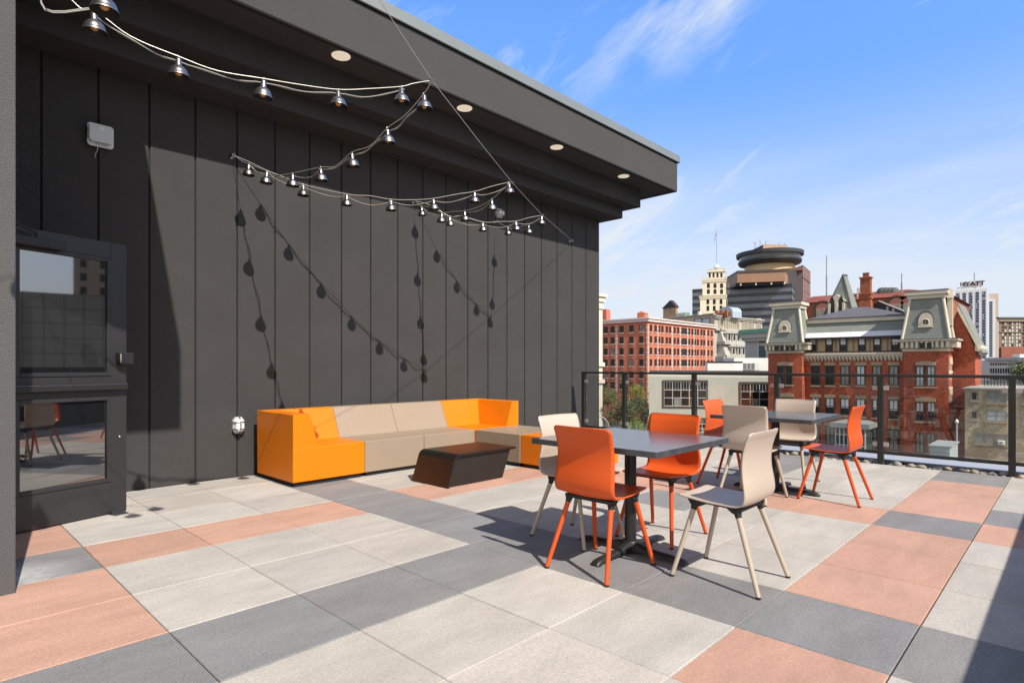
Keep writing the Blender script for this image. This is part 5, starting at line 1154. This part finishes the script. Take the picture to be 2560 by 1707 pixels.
# ---- brown block, white banded office, buff brick house on the right
bL, bR = P('h',715,300), P('h',1120,300); FBr = Fac(bL[:2], bR[:2]); bw = thing('brown_block', 'brown brick apartment block with dark roof line at the right edge', 'building', (bL.x, bL.y, GZ))
zt_ = FBr.at('h',880,715)[1]; mb = MB(); prism_z(mb, [bL,bR,bR+(bR-CAM)*.1,bL+(bL-CAM)*.1], GZ, zt_); mb.build('wall', B_BR, bw)
mb = MB(); FBr.box(mb,(-1,FBr.L,zt_,FBr.at('h',880,695)[1]),-.5,1.2,1); FBr.box(mb,(-.6,FBr.L,FBr.at('h',880,752)[1],zt_-.1),0,.8,0); FBr.box(mb,(-.2,FBr.L,FBr.at('h',880,892)[1],FBr.at('h',880,884)[1]),0,.5,0); mb.build('cornice', [mat("brown stone trim", (.26,.20,.14), .8), S_ROOF], bw)
mb = MB(); FBr.box(mb,(.5,FBr.L,GZ,FBr.at('h',880,1088)[1]),.0,1.0); mb.build('brick_base', mat("dull red brick", (.25,.085,.055), .85, var=.15, vscale=.2), bw)
wb_ = Wins(bw); rnd = random.Random(4)
for y in (778,826,870,916,964,1012,1058):
    for x in (768,803,860,895,952,988,1040):
        s, z = FBr.at('h',x,y); wb_.add(FBr,(s-.42,s+.42,z-.62,z+.62), rnd.choice((W_DK,W_BLIND,W_BLIND)), frame=B_BR, fw=.12)
wb_.done()
oL_, oR_ = P('h',592,205), P('h',1180,190); FWo = Fac(oL_[:2], oR_[:2]); wo_ = thing('banded_office', 'low white office building with dark horizontal window bands', 'building', (oL_.x,oL_.y,GZ))
zt_ = FWo.at('h',800,1222)[1]; mb = MB(); prism_z(mb,[oL_,oR_,oR_+FW*25,oL_+FW*25],GZ,zt_-.9); mb.build('wall', mat("off white concrete", (.60,.57,.52), .8, var=.05, vscale=.1), wo_)
mb = MB(); FWo.box(mb,(-.8,FWo.L,zt_-.9,zt_),-24,1.0); mb.build('roof_edge', M_COPING, wo_)
for y0, y1 in ((1292,1320),(1362,1428),(1482,1520)):
    r = FWo.rect('h',604,y0,1150,y1); mb = MB(); FWo.box(mb,r,.0,.1,0); n = 16
    for k in range(n+1): s = r[0]+(r[1]-r[0])*k/n; FWo.box(mb,(s-.09,s+.09,r[2],r[3]),.1,.22,1)
    mb.build('window_band', [W_DK, W_WFRM], wo_)
mb = MB(); r = FWo.rect('h',828,1178,925,1222); FWo.box(mb,(r[0],r[1],zt_,r[3]),-8,-2); mb.build('roof_unit', N_WHITE, wo_)
mb = MB(); r = FWo.rect('h',710,1150,880,1222); FWo.poly(mb,[(r[0],zt_),(r[1],zt_),(r[1]-1,zt_+1.5),((r[0]+r[1])/2,r[3]+1.0),(r[0]+1,zt_+1.5)],-30,-14); mb.build('roof_gable', X_DKB, wo_)
XBB = P('g',1772,64).x; yb0, yb1 = hitX('g',1772,XBB), hitX('g',2700,XBB); FQb = Fac((XBB,yb0),(XBB,yb1)); bb = thing('buff_house', 'old buff brick building with flat roof seen through the right glass panel', 'building', (XBB+5,(yb0+yb1)/2,GZ))
zb_ = FQb.at('g',1900,598)[1]; mb = MB(); mb.box(XBB,XBB+12,yb1,yb0,GZ,zb_); mb.build('wall', B_BB, bb)
mb = MB(); mb.box(XBB-.2,XBB+12,yb1,yb0+.2,zb_,zb_+.12); mb.box(XBB+.4,XBB+12.2,yb1,yb0+.1,zb_+.12,FQb.at('g',1900,583)[1]); mb.build('roof', mat("grey roof gravel", (.40,.38,.35), .9), bb)
wq = Wins(bb)
for r, s_, mu in (((1843,632,1888,700),W_DK,(1,1)),((1996,630,2172,724),W_MID,(2,1)),((1843,818,1888,884),W_DK,(1,1)),((1996,818,2172,902),W_BLIND,(2,2)),((1882,1040,2178,1130),W_MID,(3,1)),((2345,640,2520,730),W_MID,(2,1)),((2345,850,2520,930),W_BLIND,(2,2))):
    wq.add(FQb,FQb.rect('g',*r),s_,frame=mat("grey window frame", (.22,.21,.19), .6),fw=.10,mull=mu,sill=S_STONE,dep=.1)
wq.done()
r = FQb.rect('g',2100,1100,2168,1140); wa = thing('window_air_conditioner', 'white air conditioner box in a window of the buff brick building', 'air conditioner', tuple(FQb.pt((r[0]+r[1])/2,r[2])))
mb = MB(); FQb.box(mb,r,.05,.6,0); mb.build('casing', M_WHITE, wa, bevel=.02); mb = MB(); q = (r[0]+.12,r[1]-.2,r[2]+.1,r[3]-.1); FQb.box(mb,q,.601,.62,0); mb.build('grille', M_APD, wa)
mb = MB()
for k in range(9): s = FQb.at('g',1880+k*35,560)[0]; mb.tube([FQb.pt(s,zb_,-8),FQb.pt(s,zb_+1.3,-8)],.04,5)
for dz in (.65,1.3): mb.tube([FQb.pt(FQb.at('g',1880,560)[0],zb_+dz,-8),FQb.pt(FQb.at('g',2160,560)[0],zb_+dz,-8)],.04,5)
mb.build('roof_railing', M_BLACK, bb)
# grey shed, lamp post and parked car in the yard between
XSD = 66; FSD = Fac((XSD,hitX('g',1430,XSD)),(XSD,hitX('g',1625,XSD))); sd = thing('metal_shed', 'pale blue grey metal shed in the yard below the railing', 'shed', tuple(FSD.pt(FSD.L/2,GZ)))
zt_ = FSD.at('g',1520,1110)[1]; mb = MB(); FSD.box(mb,(0,FSD.L,GZ,zt_-.5),-5,0)
mb.build('wall', mat("blue grey sheet", (.36,.42,.43), .6), sd)
mb = MB(); FSD.box(mb,(-.12,FSD.L+.12,zt_-.5,zt_-.38),-5.1,.12); mb.build('roof', mat("pale shed roof", (.33,.36,.37), .5), sd)
mb = MB()
for k in range(5): FSD.box(mb,(0,FSD.L,zt_-1.0-k*.55,zt_-.95-k*.55),0,.045)
mb.build('siding_line', mat("grey siding line", (.22,.26,.27), .6), sd)
lp = P('g',1693,60); zl1 = CAM.z + (HY-px('g',0,925)[1])/FPX*60; lpt = thing('street_lamp', 'grey street lamp post between the red and buff brick buildings', 'street lamp', (lp.x,lp.y,GZ))
mb = MB(); mb.tube([(lp.x,lp.y,GZ),(lp.x,lp.y,zl1)],.11,8,r2=.07); mb.build('post', M_COPING, lpt); mb = MB(); mb.lathe([(.07,zl1-.1),(.16,zl1),(.18,zl1+.1),(.08,zl1+.3),(0,zl1+.36)],(lp.x,lp.y,0),14); mb.build('lamp_head', M_WHITE, lpt); mb = MB(); mb.lathe([(.22,GZ),(.22,GZ+.5),(.13,GZ+.7)],(lp.x,lp.y,0),12); mb.build('post_base', M_COPING, lpt)

# ---- white classical building seen as a sliver past the wall corner
wc = P('a',103,120); ww = thing('white_classical_building', 'white classical building seen as a sliver beside the dark wall corner', 'building', (wc.x,wc.y+5,GZ))
FCl = Fac((wc.x,wc.y+24),(wc.x,wc.y)); zc_ = FCl.at('a',100,690)[1]; M_CL = mat("white limestone", (.68,.62,.52), .8, var=.06, vscale=.3)
mb = MB(); mb.box(wc.x-2.4,wc.x,wc.y,wc.y+24,GZ,zc_-3); mb.build('wall', M_CL, ww)
mb = MB(); mb.box(wc.x-2.6,wc.x+.2,wc.y-.2,wc.y+24,zc_-3,zc_-1.6); mb.box(wc.x-2.9,wc.x+.45,wc.y-.45,wc.y+24,zc_-1.6,zc_-.6); mb.box(wc.x-3.2,wc.x+.75,wc.y-.75,wc.y+24,zc_-.6,zc_)
for yy in (1380,1545): z = FCl.at('a',100,yy)[1]; mb.box(wc.x-2.7,wc.x+.35,wc.y-.35,wc.y+24,z-.3,z+.5)
mb.build('cornice', M_CL, ww)

# ---- trees and shrubs by the street
LEAF = {}
def leafmat(n, c):
    def f(nt, b, t):
        base = b.inputs['Base Color'].links[0].from_socket; nt.links.new(base, b.inputs['Base Color'])
        b.inputs['Subsurface Weight'].default_value = 0
    return mat(n, c, .6, var=.35, vscale=1.1, build=f)
L1 = leafmat("leaf green", (.12,.18,.045)); L2 = leafmat("leaf olive", (.19,.19,.05)); L3 = leafmat("leaf russet", (.24,.11,.045)); L4 = leafmat("leaf yellow green", (.36,.36,.04)); L5 = leafmat("leaf dark", (.05,.085,.035)); BARK = mat("bark", (.06,.05,.04), .9, var=.2)
def tree(x_px, D, top_y, r, h, mats_, w8, n, label, seed, name='street_tree', group='trees along the street', gz=GZ):
    rnd = random.Random(seed); o = P('F', x_px, D); zt = CAM.z + (HY-top_y)/FPX*D
    t = thing(name, label, 'tree', (o.x,o.y,gz), group=group)
    cz = zt - h*.5; mb = MB(); mb.tube([(o.x,o.y,gz),(o.x+.1,o.y,gz+(cz-gz)*.5),(o.x,o.y+.1,cz)], r*.055+.06, 8, r2=.05)
    bl = []
    for k in range(9):
        a = k*2.4 + rnd.uniform(-.3,.3); rr_ = r*rnd.uniform(.35,.75); q = Vector((o.x+rr_*math.cos(a), o.y+rr_*math.sin(a), cz + h*rnd.uniform(-.3,.36))); bl.append((q, r*rnd.uniform(.30,.50)))
        b0 = Vector((o.x,o.y,cz - h*rnd.uniform(.15,.45))); mb.tube([b0,(b0+q)/2 + UP*.2,q], .07, 6, r2=.02)
    bl.append((Vector((o.x,o.y,cz+h*.3)), r*.42)); bl.append((Vector((o.x,o.y,cz)), r*.5))
    mb.build('trunk', BARK, t)
    mb = MB(); s0 = max(.10, r*.055)
    for k in range(n):
        c, br = rnd.choice(bl); d = Vector((rnd.gauss(0,1),rnd.gauss(0,1),rnd.gauss(0,.8))).normalized(); p = c + d*br*rnd.uniform(.55,1.12)
        nn = (d + Vector((rnd.gauss(0,.6),rnd.gauss(0,.6),rnd.gauss(.3,.6)))).normalized(); a = nn.orthogonal().normalized(); b = nn.cross(a); s = s0*rnd.uniform(.6,1.35)
        ang = rnd.uniform(0,6.28); a, b = a*math.cos(ang)+b*math.sin(ang), b*math.cos(ang)-a*math.sin(ang)
        mb.add([p-a*s,p-b*s*.55+nn*s*.15,p+a*s,p+b*s*.55+nn*s*.15], [(0,1,2,3)], rnd.choices(range(len(mats_)), w8)[0])
    mb.build('crown', mats_, t, recalc=False)
tree(1519,150,968,3.4,5.5,[L1,L2,L5],(5,3,2),1500,'broad green street tree in front of the red block, nearest the dark wall',1)
tree(1560,135,985,4.6,9.5,[L1,L2,L3,L5],(4,4,3,2),2800,'largest street tree, olive and russet, in front of the red block',2)
tree(1591,150,958,3.0,5.5,[L4,L2,L1],(6,3,1),1300,'yellow green street tree top beside the pale building',3)
tree(1607,125,985,3.2,8.5,[L5,L1],(4,1),1700,'dark green tree against the corner of the pale building',4)
tree(1504,120,1010,1.3,4.5,[L5,L1],(3,2),500,'narrow dark shrub close beside the dark wall corner',5, 'shrub', None)
tree(2575,150,902,5.2,9,[L1,L2,L5],(4,2,4),2200,'large dark green tree at the right edge of the view',6, group=None)
mbx = P('F',1590,104); 
rnd = random.Random(9); mb = MB()
for k in range(900):
    x = rnd.uniform(1568,1622); D_ = rnd.uniform(98,112); o = P('F',x,D_); h = rnd.uniform(1.0,2.6); a = rnd.uniform(0,6.28); w = Vector((math.cos(a),math.sin(a),0))*.05; l = Vector((math.cos(a+1),math.sin(a+1),0))*rnd.uniform(.1,.7)
    zt_ = CAM.z + (HY-1046 - abs(x-1592)*.8)/FPX*D_; mb.add([o+UP*GZ-w, o+UP*GZ+w, Vector((o.x,o.y,zt_-h*.4))+l*.4, Vector((o.x,o.y,zt_))+l], [(0,1,2,3)], rnd.choice((0,0,1)))
tg = mb.build('tall_grass', [mat("grass pale", (.22,.26,.08), .7), L1], recalc=False); tag(tg, 'pale green ornamental grass below the street trees', 'grass', kind='stuff')
# arched glass shelter by the corner
DA_ = 95; FAr = Fac(P('F',1498,DA_)[:2], P('F',1524,DA_)[:2]); sh = thing('arched_shelter', 'small arched glass shelter with pale rim beside the wall corner', 'shelter', tuple(P('F',1508,DA_,)[:2])+(GZ,))
z0, z1 = FAr.at('F',1500,1075)[1], FAr.at('F',1500,1041)[1]; cpts = [(FAr.L*.98*math.cos(a) - .0, z0 + (z1-z0)*math.sin(a)) for a in [R(3+87*k/10) for k in range(11)]]
mb = MB()
for d in (0,-3): mb.tube([FAr.pt(s,z,d) for s,z in cpts], .10, 6); mb.tube([FAr.pt(cpts[0][0],z0,d), FAr.pt(cpts[0][0],GZ,d)], .10, 6)
mb.build('rim', M_COPING, sh)
mb = MB(); mb.grid([[FAr.pt(s,z,0) for s,z in cpts],[FAr.pt(s,z,-3) for s,z in cpts]],0,True); mb.build('glazing', mat("shelter glazing", (.42,.40,.33), .3), sh, recalc=False)
# car in the street
def car(o, ang, m, label):
    t = thing('parked_car', label, 'car', tuple(o), ang, 'parked cars', wb=False)
    sec = [(-2.2,.35,.62,.80),(-2.1,.30,.85,.86),(-1.2,.28,.95,.88),(.9,.28,.95,.88),(1.9,.30,.80,.86),(2.2,.35,.60,.78)]
    mb = MB(); rows = [[Vector((x,-w,z0)),Vector((x,-w,(z0+z1)/2)),Vector((x,-w*.93,z1)),Vector((x,w*.93,z1)),Vector((x,w,(z0+z1)/2)),Vector((x,w,z0))] for x,z0,z1,w in sec]; mb.grid(rows); mb.add(rows[0],[tuple(range(6))]); mb.add(rows[-1],[tuple(range(6))]); mb.build('body', m, t)
    mb = MB(); mb.hexa([(-1.5,-.80,.93),(1.1,-.80,.93),(1.1,.80,.93),(-1.5,.80,.93)],[(-.9,-.62,1.42),(.35,-.62,1.42),(.35,.62,1.42),(-.9,.62,1.42)]); mb.build('cabin_glass', W_DK, t)
    mb = MB(); mb.box(-.95,.4,-.64,.64,1.42,1.47); mb.build('roof', m, t, bevel=.02)
    for x in (-1.35,1.35):
        for y in (-.82,.82): mb = MB(); mb.lathe([(.0,-.1),(.32,-.1),(.32,.1),(0,.1)],(x,y,.32),16,0,(0,1,0)); mb.build('wheel', M_RUB, t)
car(P('g',1660,82)+UP*GZ, R(70), mat("silver car paint", (.45,.46,.48), .3, metal=.4), 'silver car parked in the yard beside the lamp post')
car(P('F',1533,112)+UP*GZ, R(20), mat("white car paint", (.65,.65,.65), .3), 'white car parked below the street trees')

# ---- buildings behind the camera that the door glass mirrors
mp_ = thing('panelled_building', 'big beige panelled building mirrored in the door glass', 'building', (80,-135,GZ))
mb = MB(); prism_z(mb,[Vector((30,-178,0)),Vector((111,-97,0)),Vector((140,-126,0)),Vector((59,-207,0))],GZ,16.2); mb.build('wall', mat("beige panels", (.30,.265,.215), .85, var=.08, vscale=.1), mp_)
FK = Fac((30,-178),(111,-97)); mb = MB(); n = 34
for k in range(n+1): s = FK.L*k/n; FK.box(mb,(s-.06,s+.06,GZ,16.2),0,.06)
for k in range(10): FK.box(mb,(0,FK.L,16.2-k*3.1-.06,16.2-k*3.1+.06),0,.055)
mb.build('panel_joint', mat("panel joint", (.12,.105,.09), .9), mp_)
mb = MB()
for k in range(3): FK.box(mb,(8+k*34,12+k*34,16.2,18.5),-12,-8)
mb.build('roof_unit', M_COPE, mp_)
bt = thing('tan_office_block', 'taller tan office block mirrored in the door glass', 'building', (195,-150,GZ))
mb = MB(); prism_z(mb,[Vector((168,-167,0)),Vector((222,-113,0)),Vector((262,-153,0)),Vector((208,-207,0))],GZ,40); mb.build('wall', mat("tan brick", (.34,.27,.19), .85, var=.06, vscale=.1), bt)
FK2 = Fac((168,-167),(222,-113)); wk = Wins(bt)
for z in (35.5,31,26.5,22,17.5,13):
    for k in range(14): s = FK2.L*(k+.5)/14; wk.add(FK2,(s-.9,s+.9,z-1.3,z+1.3),W_DK,frame=S_STONE,fw=.15)
wk.done()
mb = MB()
for dz in (1.6,3.4): mb.tube([FK2.pt(0,40+dz,-.6),FK2.pt(FK2.L,40+dz,-.6)],.2,6)
for k in range(15): s = FK2.L*k/14; mb.tube([FK2.pt(s,40,-.6),FK2.pt(s,43.5,-.6)],.2,6)
mb.build('roof_railing', M_BLACK, bt)
